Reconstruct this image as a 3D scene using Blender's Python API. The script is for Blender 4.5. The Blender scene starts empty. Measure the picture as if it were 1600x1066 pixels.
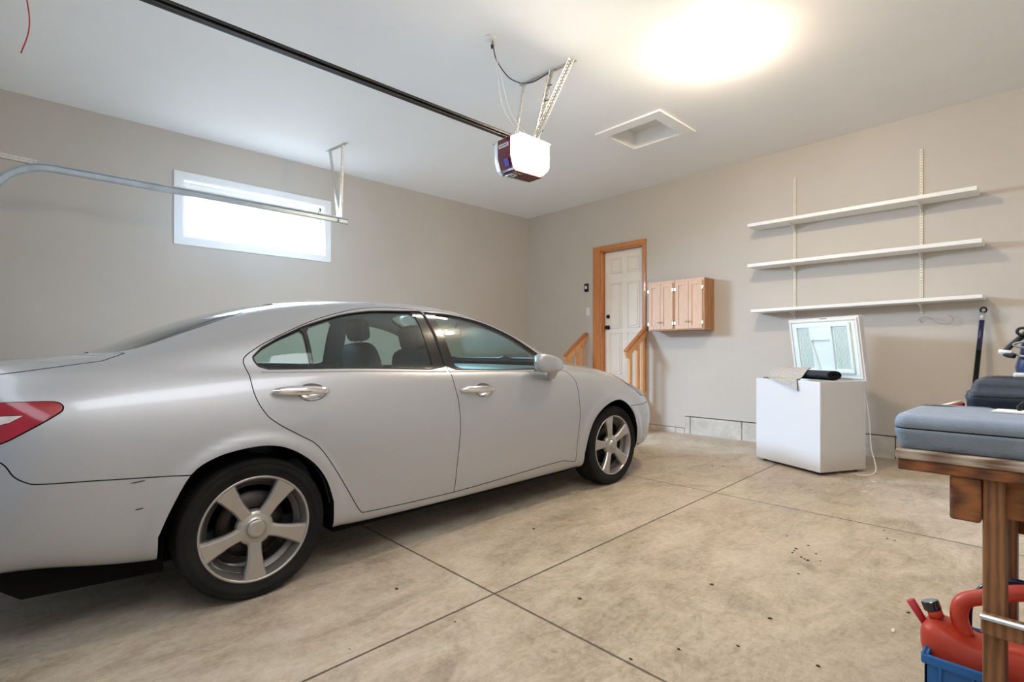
import bpy, bmesh, math, random
import numpy as np
from mathutils import Vector, Matrix
from mathutils.geometry import delaunay_2d_cdt
PI = math.pi; rad = math.radians
random.seed(4)
scn = bpy.context.scene
C = scn.collection
# ---------------------------------------------------------------- camera
FSL = 0.018                                   # the slab falls towards the garage door
cam_d = bpy.data.cameras.new('camera'); cam = bpy.data.objects.new('camera', cam_d); C.objects.link(cam)
cam.location = (0, 0, 1.16); cam.rotation_euler = (rad(90), 0, rad(46.92))
cam_d.sensor_width = 36; cam_d.lens = 812/1600*36; cam_d.shift_y = 17/1600; cam_d.clip_start = .02
scn.camera = cam
# ---------------------------------------------------------------- world, daylight, exposure
wd = bpy.data.worlds.new('world'); scn.world = wd; wd.use_nodes = True
wd.node_tree.nodes['Background'].inputs[0].default_value = (.75, .87, 1, 1)
wd.node_tree.nodes['Background'].inputs[1].default_value = .12
def area(name, loc, rot, sx, sy, power, col):
    l = bpy.data.lights.new(name, 'AREA'); l.shape = 'RECTANGLE'; l.size = sx; l.size_y = sy; l.energy = power; l.color = col
    o = bpy.data.objects.new(name, l); o.location = loc; o.rotation_euler = rot; C.objects.link(o); return o
# added cool fill light in the door bay behind the camera
area('bay_fill', (-2.0, -.56, 2.08), (rad(90), 0, 0), 4.0, .5, 5, (.84, .92, 1.0))
# added soft fill light under the ceiling, no fixture hangs there
area('overhead_fill', (.02, 1.0, 3.37), (0, rad(4), 0), 1.7, 2.8, 23, (.92, .95, 1.0))
# daylight coming down through the frosted window in the left wall
wl = area('window_daylight', (-6.075, 1.93, 2.66), (0, rad(-50), rad(14)), .46, 1.40, 86, (.56, .75, 1.0)); wl.data.spread = rad(115)
W_PANE = .9; W_BULB = 166.0; W_LENS = 15.0
scn.view_settings.view_transform = 'Standard'; scn.view_settings.look = 'None'
scn.view_settings.gamma = 1; scn.view_settings.use_curve_mapping = False
scn.view_settings.exposure = 1.6
scn.cycles.max_bounces = 9; scn.cycles.diffuse_bounces = 5; scn.cycles.transparent_max_bounces = 16
scn.cycles.sample_clamp_indirect = 8

# ---------------------------------------------------------------- materials
def srgb(r, g, b): return tuple(((c/255)/12.92 if c/255 <= .04045 else ((c/255+.055)/1.055)**2.4) for c in (r, g, b))+(1,)
MATS = {}
class NT:
    def __init__(s, name):
        s.m = bpy.data.materials.new(name); s.m.use_nodes = True; s.t = s.m.node_tree; s.N = s.t.nodes; s.L = s.t.links
        s.b = s.N['Principled BSDF']; s.out = s.N['Material Output']; s.tc = None; MATS[name] = s.m
    def n(s, typ, **kw):
        nd = s.N.new(typ)
        for k, v in kw.items():
            if k.startswith('_'): setattr(nd, k[1:], v)
            else: nd.inputs[k.replace('__', ' ')].default_value = v
        return nd
    def coord(s, scale=(1,1,1), rot=(0,0,0), kind='Object'):
        if not s.tc: s.tc = s.N.new('ShaderNodeTexCoord')
        mp = s.N.new('ShaderNodeMapping'); mp.inputs['Scale'].default_value = scale; mp.inputs['Rotation'].default_value = rot
        s.L.new(s.tc.outputs[kind], mp.inputs[0]); return mp.outputs[0]
    def noise(s, scale, detail=4, rough=.55, vec=None, dist=0):
        nd = s.n('ShaderNodeTexNoise', Scale=scale, Detail=detail, Roughness=rough, Distortion=dist)
        s.L.new(vec if vec is not None else s.coord(), nd.inputs['Vector']); return nd.outputs['Fac']
    def ramp(s, fac, stops):
        r = s.N.new('ShaderNodeValToRGB'); e = r.color_ramp.elements
        while len(e) < len(stops): e.new(.5)
        for i, (p, c) in enumerate(stops):
            e[i].position = p; e[i].color = c if len(c) == 4 else tuple(c)+(1,)
        s.L.new(fac, r.inputs[0]); return r.outputs[0]
    def mix(s, a, b, fac, mode='MIX'):
        nd = s.N.new('ShaderNodeMix'); nd.data_type = 'RGBA'; nd.blend_type = mode
        for v, i in ((fac, 0), (a, 6), (b, 7)):
            if hasattr(v, 'is_linked'): s.L.new(v, nd.inputs[i])
            else: nd.inputs[i].default_value = v
        return nd.outputs[2]
    def math(s, op, a, b=0, clamp=False):
        nd = s.N.new('ShaderNodeMath'); nd.operation = op; nd.use_clamp = clamp
        for v, i in ((a, 0), (b, 1)):
            if hasattr(v, 'is_linked'): s.L.new(v, nd.inputs[i])
            else: nd.inputs[i].default_value = v
        return nd.outputs[0]
    def bump(s, h, strength=.2, dist=.01):
        nd = s.N.new('ShaderNodeBump'); nd.inputs['Strength'].default_value = strength; nd.inputs['Distance'].default_value = dist
        s.L.new(h, nd.inputs['Height']); s.L.new(nd.outputs[0], s.b.inputs['Normal'])
    def col(s, v):
        if hasattr(v, 'is_linked'): s.L.new(v, s.b.inputs['Base Color'])
        else: s.b.inputs['Base Color'].default_value = v
def simple(name, c, rough=.5, metal=0, coat=0, var=.06, scale=6, bump=0, spec=.5, bscale=None):
    m = NT(name); m.b.inputs['Roughness'].default_value = rough; m.b.inputs['Metallic'].default_value = metal
    m.b.inputs['Coat Weight'].default_value = coat; m.b.inputs['Coat Roughness'].default_value = .06
    m.b.inputs['Specular IOR Level'].default_value = spec
    if var:
        d = tuple(x*(1-var*2) for x in c[:3])+(1,); l = tuple(min(1, x*(1+var)) for x in c[:3])+(1,)
        m.col(m.ramp(m.noise(scale), [(.3, d), (.7, l)]))
    else: m.col(c)
    if bump: m.bump(m.noise(bscale or scale*20, 3), bump, .002)
    return m.m
def emis(name, c, strength):
    m = NT(name); m.b.inputs['Base Color'].default_value = (.8, .8, .8, 1)
    m.b.inputs['Emission Color'].default_value = c; m.b.inputs['Emission Strength'].default_value = strength
    return m.m
def wood(name, c1, c2, rough=.5, scale=(14, 14, 1.6), knots=True, coat=0):
    m = NT(name); v = m.coord(scale)
    a = m.noise(3.0, 5, .6, v, 1.2)
    w = m.n('ShaderNodeTexWave', Scale=1.3, Distortion=5.0, Detail=3.0); m.L.new(v, w.inputs['Vector'])
    f = m.math('ADD', m.math('MULTIPLY', a, .7), m.math('MULTIPLY', w.outputs['Fac'], .3))
    base = m.ramp(f, [(.3, c2), (.65, c1)])
    if knots:
        k = m.n('ShaderNodeTexVoronoi', Scale=3.2); m.L.new(m.coord(), k.inputs['Vector'])
        kd = m.ramp(k.outputs['Distance'], [(.03, (1,1,1,1)), (.08, (0,0,0,1))])
        base = m.mix(base, tuple(x*.35 for x in c2[:3])+(1,), kd)
    m.col(base); m.b.inputs['Roughness'].default_value = rough; m.b.inputs['Coat Weight'].default_value = coat
    m.bump(a, .12, .003); return m.m

# painted drywall
def drywall(name, c, c2):
    m = NT(name); m.col(m.ramp(m.noise(1.3, 4), [(.3, c2), (.7, c)])); m.b.inputs['Roughness'].default_value = .62
    m.b.inputs['Specular IOR Level'].default_value = .3
    m.bump(m.noise(160, 3), .12, .002); return m.m
drywall('wall_paint', srgb(198,190,180), srgb(193,185,174))
drywall('ceiling_paint', srgb(240,239,236), srgb(236,235,232))
# trowelled concrete slab with sawn joints, stains and scratches
m = NT('concrete_floor')
v1 = m.coord((1,1,1)); v2 = m.coord((1.5,.8,1), (0,0,rad(25)))
n1 = m.noise(.9, 8, .62, v1, .4); n2 = m.noise(3.4, 12, .72, v2, .9); n3 = m.noise(34, 6, .7, v1)
f = m.math('ADD', m.math('ADD', m.math('MULTIPLY', n1, .36), m.math('MULTIPLY', n2, .40)), m.math('MULTIPLY', n3, .24))
base = m.ramp(f, [(.35, srgb(122,106,87)), (.45, srgb(162,146,125)), (.54, srgb(187,172,152)), (.68, srgb(210,200,184))])
swirl = m.ramp(m.noise(7, 9, .75, m.coord((1,.3,1), (0,0,rad(-35))), 2.2), [(.40, (0,0,0,1)), (.50, (1,1,1,1)), (.56, (0,0,0,1))])
base = m.mix(base, srgb(234,226,212), m.math('MULTIPLY', swirl, .14))
rust = m.ramp(m.noise(2.4, 6, .65, m.coord((1,.35,1), (0,0,.6)), 2.5), [(.62, (0,0,0,1)), (.72, (1,1,1,1))])
base = m.mix(base, srgb(146,102,74), m.math('MULTIPLY', rust, .26))
dirt = m.ramp(m.noise(1.9, 10, .75, m.coord((1.3,1,1),(0,0,1.1)), 1.0), [(.56, (0,0,0,1)), (.68, (1,1,1,1))])
base = m.mix(base, srgb(104,84,62), m.math('MULTIPLY', dirt, .42))
fleck = m.ramp(m.noise(70, 2, .5), [(.76, (0,0,0,1)), (.80, (1,1,1,1))])
base = m.mix(base, srgb(76,58,42), m.math('MULTIPLY', fleck, .75))
sx = m.N.new('ShaderNodeSeparateXYZ'); m.L.new(m.coord(), sx.inputs[0])
wob = m.math('MULTIPLY', m.math('SUBTRACT', m.noise(40, 2), .5), .004)
jl = m.math('ABSOLUTE', m.math('ADD', m.math('ADD', sx.outputs[0], m.math('MULTIPLY', sx.outputs[1], .016)), 1.806))
j = m.math('ADD', jl, wob)
for c0 in (1.600, 3.890):
    d2 = m.math('ADD', m.math('ABSOLUTE', m.math('SUBTRACT', sx.outputs[1], c0)), wob)
    j = m.math('MINIMUM', j, d2)
jf = m.ramp(j, [(.0034, (1,1,1,1)), (.0056, (0,0,0,1))])
base = m.mix(base, srgb(70,56,42), jf)
m.col(base)
m.L.new(m.ramp(n2, [(.35, (.42,.42,.42,1)), (.65, (.66,.66,.66,1))]), m.b.inputs['Roughness'])
hh = m.math('SUBTRACT', m.math('MULTIPLY', n3, .3), m.math('MULTIPLY', jf, 3))
m.bump(hh, .35, .003)
# foundation concrete
m = NT('foundation_concrete')
a = m.noise(5, 6, .65); p = m.ramp(m.noise(38, 3, .5), [(.70, (0,0,0,1)), (.76, (1,1,1,1))])
m.col(m.mix(m.ramp(a, [(.3, srgb(176,168,156)), (.7, srgb(216,210,200))]), srgb(84,74,62), p)); m.b.inputs['Roughness'].default_value = .85
m.bump(a, .4, .004)

# car paint: warm silver metallic with flakes
m = NT('silver_paint')
m.col(m.ramp(m.noise(900, 1, .4), [(.3, srgb(170,171,174)), (.7, srgb(181,182,185))]))
m.b.inputs['Metallic'].default_value = .5; m.b.inputs['Roughness'].default_value = .42
m.b.inputs['Coat Weight'].default_value = 1; m.b.inputs['Coat Roughness'].default_value = .10
def glass(name, tint, ior=1.5, extra=0):
    m = NT(name); m.N.remove(m.b)
    tr = m.n('ShaderNodeBsdfTransparent', Color=tint); gl = m.n('ShaderNodeBsdfGlossy', Roughness=.02, Color=(.95,.97,1,1))
    fr = m.n('ShaderNodeLayerWeight', Blend=.5); mx = m.N.new('ShaderNodeMixShader')
    sch = m.math('ADD', m.math('MULTIPLY', m.math('POWER', fr.outputs['Facing'], 3.3), .92), .045+extra, True)
    m.L.new(sch, mx.inputs[0]); m.L.new(tr.outputs[0], mx.inputs[1]); m.L.new(gl.outputs[0], mx.inputs[2])
    m.L.new(mx.outputs[0], m.out.inputs[0]); return m.m
glass('car_glass', (.62,.74,.70,1), 1.55, .02)
glass('clear_lens', (.9,.93,.95,1), 1.5, .05)
simple('black_rubber', (.012,.012,.013,1), .55, var=.1)
simple('gloss_black', (.01,.008,.01,1), .12, coat=.6, var=0)
simple('cavity_black', (.006,.006,.006,1), .9, var=0, spec=.1)
simple('chrome', (.78,.77,.76,1), .10, 1, var=0)
simple('cup_metal', (.55,.54,.53,1), .22, .85, var=0)
simple('wheel_silver', srgb(176,171,165), .32, .75, coat=.4, var=.03)
simple('wheel_barrel', srgb(120,117,114), .38, .8, var=.1)
simple('wheel_cap', srgb(166,160,152), .4, .4, var=.03)
simple('brake_metal', srgb(66,60,58), .45, .8, var=.2)
m = NT('tyre_rubber'); m.col(m.ramp(m.noise(7, 4), [(.3, (.006,.006,.0058,1)), (.7, (.014,.013,.012,1))])); m.b.inputs['Roughness'].default_value = .85; m.b.inputs['Specular IOR Level'].default_value = .25
m.bump(m.noise(60, 2), .15, .002)
simple('cabin_cloth', srgb(88,97,100), .75, var=.08, scale=12, bump=.15)
simple('cabin_dark', srgb(44,54,58), .8, var=.05)
simple('cabin_trim', srgb(116,122,124), .55, var=.05)
simple('red_lens', (.34,.0,.012,1), .10, coat=1, var=.15, scale=9)
simple('white_lens', (.75,.66,.66,1), .15, coat=.6, var=.12, scale=20)
simple('lamp_reflector', (.55,.56,.58,1), .2, .8, var=.1, scale=20)

# ---------------------------------------------------------------- mesh helpers
class MB:
    def __init__(s): s.v = []; s.f = []; s.fm = []; s.mi = 0; s.sm = []; s.smooth = False; s.M = Matrix.Identity(4)
    def add(s, vs, fs, smooth=None):
        o = len(s.v); s.v += [tuple(s.M @ Vector(p)) for p in vs]
        for q in fs: s.f.append(tuple(i+o for i in q)); s.fm.append(s.mi); s.sm.append(s.smooth if smooth is None else smooth)
        return s
    def box(s, x0, x1, y0, y1, z0, z1):
        return s.add([(x0,y0,z0),(x1,y0,z0),(x1,y1,z0),(x0,y1,z0),(x0,y0,z1),(x1,y0,z1),(x1,y1,z1),(x0,y1,z1)],
                     [(0,3,2,1),(4,5,6,7),(0,1,5,4),(1,2,6,5),(2,3,7,6),(3,0,4,7)], False)
    def beam(s, p0, p1, w, h, up=(0,0,1)):
        p0 = Vector(p0); p1 = Vector(p1); d = (p1-p0).normalized(); u = Vector(up); r = d.cross(u).normalized(); u = r.cross(d)
        vs = [p+r*a*w/2+u*b*h/2 for p in (p0, p1) for a, b in ((-1,-1),(1,-1),(1,1),(-1,1))]
        return s.add(vs, [(0,1,2,3),(7,6,5,4),(0,4,5,1),(1,5,6,2),(2,6,7,3),(3,7,4,0)], False)
    def prism(s, poly, h0, h1, axis='z', smooth=False):
        """2D outline extruded along an axis; the poly's two coordinates are the remaining axes in xyz order"""
        n = len(poly)
        def mk(a, b, h): return {'z': (a,b,h), 'y': (a,h,b), 'x': (h,a,b)}[axis]
        vs = [mk(a,b,h0) for a,b in poly]+[mk(a,b,h1) for a,b in poly]
        return s.add(vs, [tuple(range(n))[::-1], tuple(range(n, 2*n))]+[(i,(i+1)%n,(i+1)%n+n,i+n) for i in range(n)], smooth)
    def lathe(s, prof, n=48, axis='z', c=(0,0,0), closed=False, smooth=True):
        vs = []; fs = []; m_ = len(prof)
        for i in range(n):
            a = 2*PI*i/n; ca, sa = math.cos(a), math.sin(a)
            for r, h in prof:
                p = {'z': (r*ca,r*sa,h), 'y': (r*ca,h,r*sa), 'x': (h,r*ca,r*sa)}[axis]
                vs.append((p[0]+c[0],p[1]+c[1],p[2]+c[2]))
        for i in range(n):
            k = (i+1)%n
            for q in range(m_ if closed else m_-1):
                w = (q+1)%m_; fs.append((i*m_+q,k*m_+q,k*m_+w,i*m_+w))
        return s.add(vs, fs, smooth)
    def cyl(s, p0, p1, r, n=16, r1=None, cap=True):
        return s.tube([p0, p1], r if r1 is None else [r, r1], n, cap)
    def tube(s, pts, r, n=10, cap=True, closed=False, flat=None):
        pts = [Vector(p) for p in pts]; m_ = len(pts); rs = r if isinstance(r, (list, tuple)) else [r]*m_
        vs = []; fs = []; prev = None
        for i, p in enumerate(pts):
            a = pts[(i-1)%m_] if (i or closed) else p; b = pts[(i+1)%m_] if (i < m_-1 or closed) else p
            t = (b-a).normalized() if (b-a).length > 1e-9 else Vector((0,0,1))
            if prev is None:
                u = Vector((0,0,1)) if abs(t.z) < .9 else Vector((1,0,0)); u = (u-t*u.dot(t)).normalized()
            else: u = (prev-t*prev.dot(t)).normalized()
            prev = u; w = t.cross(u)
            for k in range(n):
                an = 2*PI*k/n; vs.append(p+u*math.cos(an)*rs[i]*(flat or 1)+w*math.sin(an)*rs[i])
        for i in range(m_ if closed else m_-1):
            j_ = (i+1)%m_
            for k in range(n): fs.append((i*n+k, i*n+(k+1)%n, j_*n+(k+1)%n, j_*n+k))
        s.add(vs, fs, True)
        if cap and not closed:
            o = len(s.v)-len(vs); s.f += [tuple(range(o, o+n))[::-1], tuple(range(o+(m_-1)*n, o+m_*n))]; s.fm += [s.mi]*2; s.sm += [False]*2
        return s
    def ball(s, c, r, n=16, m_=10, sc=(1,1,1)):
        vs = [(c[0],c[1],c[2]-r*sc[2])]; fs = []
        for i in range(1, m_):
            t = PI*i/m_
            for k in range(n): a = 2*PI*k/n; vs.append((c[0]+r*sc[0]*math.sin(t)*math.cos(a), c[1]+r*sc[1]*math.sin(t)*math.sin(a), c[2]-r*sc[2]*math.cos(t)))
        vs.append((c[0],c[1],c[2]+r*sc[2])); L_ = len(vs)-1
        for k in range(n): fs.append((0,1+(k+1)%n,1+k)); fs.append((L_,1+(m_-2)*n+k,1+(m_-2)*n+(k+1)%n))
        for i in range(m_-2):
            for k in range(n): a = 1+i*n+k; b = 1+i*n+(k+1)%n; fs.append((a,b,b+n,a+n))
        return s.add(vs, fs, True)
    def grid(s, rows, closed_u=False, smooth=True):
        n = len(rows); k = len(rows[0]); vs = [p for r in rows for p in r]; fs = []
        for i in range(n-1):
            for q in range(k if closed_u else k-1): w = (q+1)%k; fs.append((i*k+q,i*k+w,(i+1)*k+w,(i+1)*k+q))
        return s.add(vs, fs, smooth)
    def build(s, name, mat, parent=None, loc=None, rot=None, bevel=0, seg=2, sub=0, solid=0, ang=35, fix=True):
        me = bpy.data.meshes.new(name); me.from_pydata(s.v, [], s.f)
        for q in (mat if isinstance(mat, (list, tuple)) else [mat]): me.materials.append(MATS[q])
        me.polygons.foreach_set('material_index', s.fm); me.polygons.foreach_set('use_smooth', s.sm)
        if fix:
            bm = bmesh.new(); bm.from_mesh(me); bmesh.ops.recalc_face_normals(bm, faces=bm.faces); bm.to_mesh(me); bm.free()
        o = bpy.data.objects.new(name, me); C.objects.link(o)
        if parent is not None: o.parent = parent
        if loc: o.location = loc
        if rot: o.rotation_euler = rot
        if solid: md = o.modifiers.new('s', 'SOLIDIFY'); md.thickness = solid; md.offset = -1
        if bevel: md = o.modifiers.new('b', 'BEVEL'); md.width = bevel; md.segments = seg; md.limit_method = 'ANGLE'; md.angle_limit = rad(ang); md.harden_normals = False
        if sub: md = o.modifiers.new('u', 'SUBSURF'); md.levels = sub; md.render_levels = sub
        return o
def tag(o, label=None, cat=None, group=None, kind=None):
    if label: o['label'] = label
    if cat: o['category'] = cat
    if group: o['group'] = group
    if kind: o['kind'] = kind
    return o
def thing(name, label, cat, loc=(0,0,0), rot=(0,0,0), group=None):
    o = bpy.data.objects.new(name, None); C.objects.link(o); o.location = loc; o.rotation_euler = rot; o.empty_display_size = .1
    return tag(o, label, cat, group)
def struct(o): o['kind'] = 'structure'; return o
def fz(y): return FSL*y
# ---------------------------------------------------------------- the room
XL, XR, YF, YB, ZC = -6.234, .95, 6.2, -.52, 3.411
struct(MB().add([(XL-.2,YB-.6,fz(YB-.6)),(XR+.2,YB-.6,fz(YB-.6)),(XR+.2,YF+.2,fz(YF+.2)),(XL-.2,YF+.2,fz(YF+.2)),
   (XL-.2,YB-.6,-.2),(XR+.2,YB-.6,-.2),(XR+.2,YF+.2,-.2),(XL-.2,YF+.2,-.2)], [(0,1,2,3),(7,6,5,4),(0,4,5,1),(1,5,6,2),(2,6,7,3),(3,7,4,0)]).build('floor', 'concrete_floor'))
# ceiling with the attic hatch opening
HX0, HX1, HY0, HY1 = -3.262, -2.705, 4.415, 4.90
mb = MB()
for x0, x1, y0, y1 in ((XL-.2,HX0,YB-.2,YF+.2),(HX1,XR+.2,YB-.2,YF+.2),(HX0,HX1,YB-.2,HY0),(HX0,HX1,HY1,YF+.2)): mb.box(x0,x1,y0,y1,ZC,ZC+.14)
struct(mb.build('ceiling', 'ceiling_paint'))
# left wall with window opening
WY0, WY1, WZ0, WZ1 = 1.175, 2.678, 2.340, 2.948
mb = MB()
for y0, y1, z0, z1 in ((YB-.2,WY0,-.1,ZC+.14),(WY1,YF+.2,-.1,ZC+.14),(WY0,WY1,-.1,WZ0),(WY0,WY1,WZ1,ZC+.14)): mb.box(XL-.16,XL,y0,y1,z0,z1)
struct(mb.build('wall_left', 'wall_paint'))
# far wall: door opening, stepped lower edge over the foundation
DX0, DX1, DZ0, DZ1 = -4.725, -3.985, .60, 2.655
mb = MB()
mb.box(XL,DX0,YF,YF+.14,.18,ZC+.14); mb.box(DX0,DX1,YF,YF+.14,DZ1,ZC+.14); mb.box(DX0,DX1,YF,YF+.14,.18,DZ0)
mb.box(DX1,-3.37,YF,YF+.14,.18,ZC+.14); mb.box(-3.37,XR+.2,YF,YF+.14,.337,ZC+.14)
struct(mb.build('wall_far', 'wall_paint'))
mb = MB()
xs = [-3.37,-2.64,-1.9,-1.15,-.4,.35,XR+.2]
mb.box(XL,-3.50,YF-.004,YF+.13,0,.173); mb.box(-3.497,-3.374,YF-.004,YF+.13,0,.173)
mb.box(-3.37,-3.30,YF-.004,YF+.13,0,.325)
for a, b in zip([-3.294]+xs[1:-1], xs[1:]): mb.box(a+.004,b-.004,YF-.004,YF+.13,0,.325)
struct(mb.build('baseboard_far', 'foundation_concrete', bevel=.006))
struct(MB().box(XR,XR+.16,YB-.2,YF+.2,-.1,ZC+.14).build('wall_right', 'wall_paint'))
# wall behind the camera with the overhead door opening (x -5.3..-.45), left without a door so added light comes in
mb = MB(); GX0, GX1, GZ = -5.31, -.43, 2.35
mb.box(XL-.2,GX0,YB-.16,YB,-.1,ZC+.14); mb.box(GX1,XR+.2,YB-.16,YB,-.1,ZC+.14); mb.box(GX0,GX1,YB-.16,YB,GZ,ZC+.14)
struct(mb.build('wall_back', 'wall_paint'))

# window_1: casing, sash, frosted bright pane
simple('white_vinyl', srgb(232,232,230), .35, var=.01)
emis('bright_pane', (.86,.93,1,1), W_PANE)
w = thing('window_1', None, None); struct(w)
mb = MB(); x = XL; c = .076
for y0, y1, z0, z1 in ((WY0-c,WY1+c,WZ1-.004,WZ1+c-.004),(WY0-c,WY1+c,WZ0-c,WZ0+.002),(WY0-c,WY0+.002,WZ0,WZ1),(WY1-.002,WY1+c,WZ0,WZ1)): mb.box(x,x+.016,y0,y1,z0,z1)
mb.build('window_casing', 'white_vinyl', w, bevel=.003)
mb = MB()
for y0, y1, z0, z1 in ((WY0,WY1,WZ1-.012,WZ1),(WY0,WY1,WZ0,WZ0+.012),(WY0,WY0+.012,WZ0,WZ1),(WY1-.012,WY1,WZ0,WZ1)): mb.box(x-.13,x+.002,y0,y1,z0,z1)
for e, d0, d1 in ((.05,-.13,-.085),(.07,-.12,-.10)):
    for y0, y1, z0, z1 in ((WY0,WY1,WZ1-e,WZ1),(WY0,WY1,WZ0,WZ0+e*.5),(WY0,WY0+e*.6,WZ0,WZ1),(WY1-e*.6,WY1,WZ0,WZ1)): mb.box(x+d0,x+d1,y0,y1,z0,z1)
mb.build('window_frame', 'white_vinyl', w, bevel=.002)
MB().box(x-.115,x-.11,WY0+.02,WY1-.02,WZ0+.02,WZ1-.03).build('window_pane', 'bright_pane', w)

# door_1: six panel door in a stained wood casing
simple('door_white', srgb(236,228,216), .4, var=.015)
wood('stained_wood', srgb(205,138,78), srgb(176,106,52), .38, (16,16,1.4), False, .2)
d = thing('door_1', None, None); struct(d)
mb = MB(); y0 = YF+.085; W0, W1 = DX0+.028, DX1-.022; Z0, Z1 = DZ0+.02, DZ1-.03
mb.box(W0,W1,y0,y0+.04,Z0,Z1)
dw = W1-W0; pw = dw*.30; g = (dw-2*pw)/3
def panel(xa, xb, za, zb):
    for q in ((xa,xb,zb-.016,zb),(xa,xb,za,za+.016),(xa,xa+.016,za,zb),(xb-.016,xb,za,zb)): mb.box(q[0],q[1],y0-.009,y0,q[2],q[3])
    mb.box(xa+.034,xb-.034,y0-.010,y0,za+.034,zb-.034)
for k in range(2):
    xa = W0+g+k*(pw+g); xb = xa+pw
    panel(xa,xb,Z1-.105-.22,Z1-.105); panel(xa,xb,Z1-.46-.66,Z1-.46); panel(xa,xb,Z0+.22,Z0+.22+.60)
mb.build('door_panel', 'door_white', d, bevel=.0035)
simple('black_metal', (.012,.012,.013,1), .3, .6, var=0)
hx = W0+.062
h = MB().lathe([(0,-.03),(.022,-.028),(.028,-.014),(.030,0)], 24, 'y', (hx,y0,Z0+1.06)).build('deadbolt', 'black_metal', d)
MB().lathe([(0,-.066),(.02,-.064),(.029,-.052),(.029,-.040),(.014,-.03),(.012,-.014),(.030,-.008),(.032,0)], 24, 'y', (hx,y0,Z0+.90)).build('door_knob', 'black_metal', d)
mb = MB(); c = .125
mb.box(DX0-c+.005,DX0+.006,YF-.018,YF,.62,DZ1+.055); mb.box(DX1-.006,DX1+.047,YF-.018,YF,.62,DZ1+.055); mb.box(DX0-c+.005,DX1+.047,YF-.019,YF,DZ1-.006,DZ1+.056)
mb.build('door_casing', 'stained_wood', d, bevel=.004)
mb = MB(); mb.box(DX0,DX0+.022,YF-.004,YF+.13,.62,DZ1); mb.box(DX1-.018,DX1,YF-.004,YF+.13,.62,DZ1); mb.box(DX0,DX1,YF-.004,YF+.13,DZ1-.022,DZ1); mb.box(DX0,DX1,YF-.01,YF+.13,.595,.62)
mb.build('door_jamb', 'stained_wood', d, bevel=.002)
# ---------------------------------------------------------------- car body surface
import numpy as np
def pchip(xs, ys, x):
    xs = np.asarray(xs, float); ys = np.asarray(ys, float); x = np.clip(x, xs[0], xs[-1])
    h = np.diff(xs); d = np.diff(ys)/h
    m = np.zeros(len(xs))
    for k in range(1, len(xs)-1):
        if d[k-1]*d[k] > 0:
            w1 = 2*h[k]+h[k-1]; w2 = h[k]+2*h[k-1]
            m[k] = (w1+w2)/(w1/d[k-1]+w2/d[k])
    m[0] = d[0]; m[-1] = d[-1]
    i = np.clip(np.searchsorted(xs, x, side='right')-1, 0, len(xs)-2)
    t = (x-xs[i])/h[i]
    return ((1+2*t)*(1-t)**2*ys[i] + t*(1-t)**2*h[i]*m[i] + t*t*(3-2*t)*ys[i+1] + t*t*(t-1)*h[i]*m[i+1])

# each row of the body section: knots (xi, half width, height); xi runs tail centre -> nose centre
ZB = [(-1.9,.34),(-.86,.34),(-.40,.268),(.36,.222),(.5,.213),(2.37,.197),(3.06,.205),(3.25,.235),(4.4,.24)]
def const(w): return [(-1.9,w),(4.4,w)]
ROWS_W = [
 const(.70),
 [(-1.9,.80),(-.5,.825),(.4,.845),(2.4,.845),(3.0,.83),(4.4,.82)],
 [(-1.9,.87),(-.5,.882),(.4,.886),(2.4,.884),(3.0,.88),(4.4,.87)],
 [(-1.9,.885),(-.5,.90),(.5,.897),(2.3,.897),(3.0,.895),(4.4,.88)],
 [(-1.9,.885),(-.6,.908),(.0,.914),(.7,.907),(2.1,.905),(2.75,.912),(3.1,.90),(4.4,.88)],
 [(-1.9,.875),(-.6,.900),(.0,.905),(.7,.897),(2.1,.893),(2.75,.900),(3.1,.885),(4.4,.86)],
 [(-1.9,.83),(-.6,.868),(.3,.872),(2.1,.868),(2.8,.862),(3.1,.85),(4.4,.84)],
 [(-1.9,.78),(-.86,.80),(-.4,.825),(.3,.842),(2.1,.838),(2.5,.825),(3.0,.81),(4.4,.82)],
 [(-1.9,.75),(-.86,.765),(-.5,.785),(-.1,.803),(.3,.812),(2.1,.810),(2.5,.795),(3.0,.785),(4.4,.80)],
 [(-1.9,.73),(-.86,.735),(-.5,.745),(-.2,.752),(.2,.752),(.6,.725),(1.4,.722),(1.7,.738),(2.0,.772),(2.2,.782),(2.5,.775),(3.0,.76),(4.4,.79)],
 [(-1.9,.70),(-.86,.71),(-.487,.72),(-.188,.70),(.018,.675),(.396,.625),(.75,.608),(1.2,.606),(1.5,.632),(1.75,.672),(1.95,.715),(2.1,.745),(2.2,.76),(2.5,.758),(3.0,.74),(4.4,.77)],
 [(-1.9,.67),(-.86,.68),(-.487,.695),(-.188,.66),(.018,.625),(.396,.560),(.75,.540),(1.2,.540),(1.5,.575),(1.75,.622),(1.95,.675),(2.1,.712),(2.2,.735),(2.5,.735),(3.0,.715),(4.4,.74)],
 [(-1.9,.62),(-.86,.63),(-.487,.635),(-.188,.59),(.018,.55),(.396,.475),(.75,.45),(1.2,.45),(1.5,.50),(1.75,.555),(1.95,.61),(2.1,.65),(2.2,.68),(2.5,.69),(3.0,.66),(4.4,.68)],
 [(-1.9,.34),(-.487,.36),(.0,.31),(.396,.24),(1.2,.24),(1.75,.30),(2.2,.38),(3.0,.38),(4.4,.38)],
 const(0.0),
]
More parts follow.
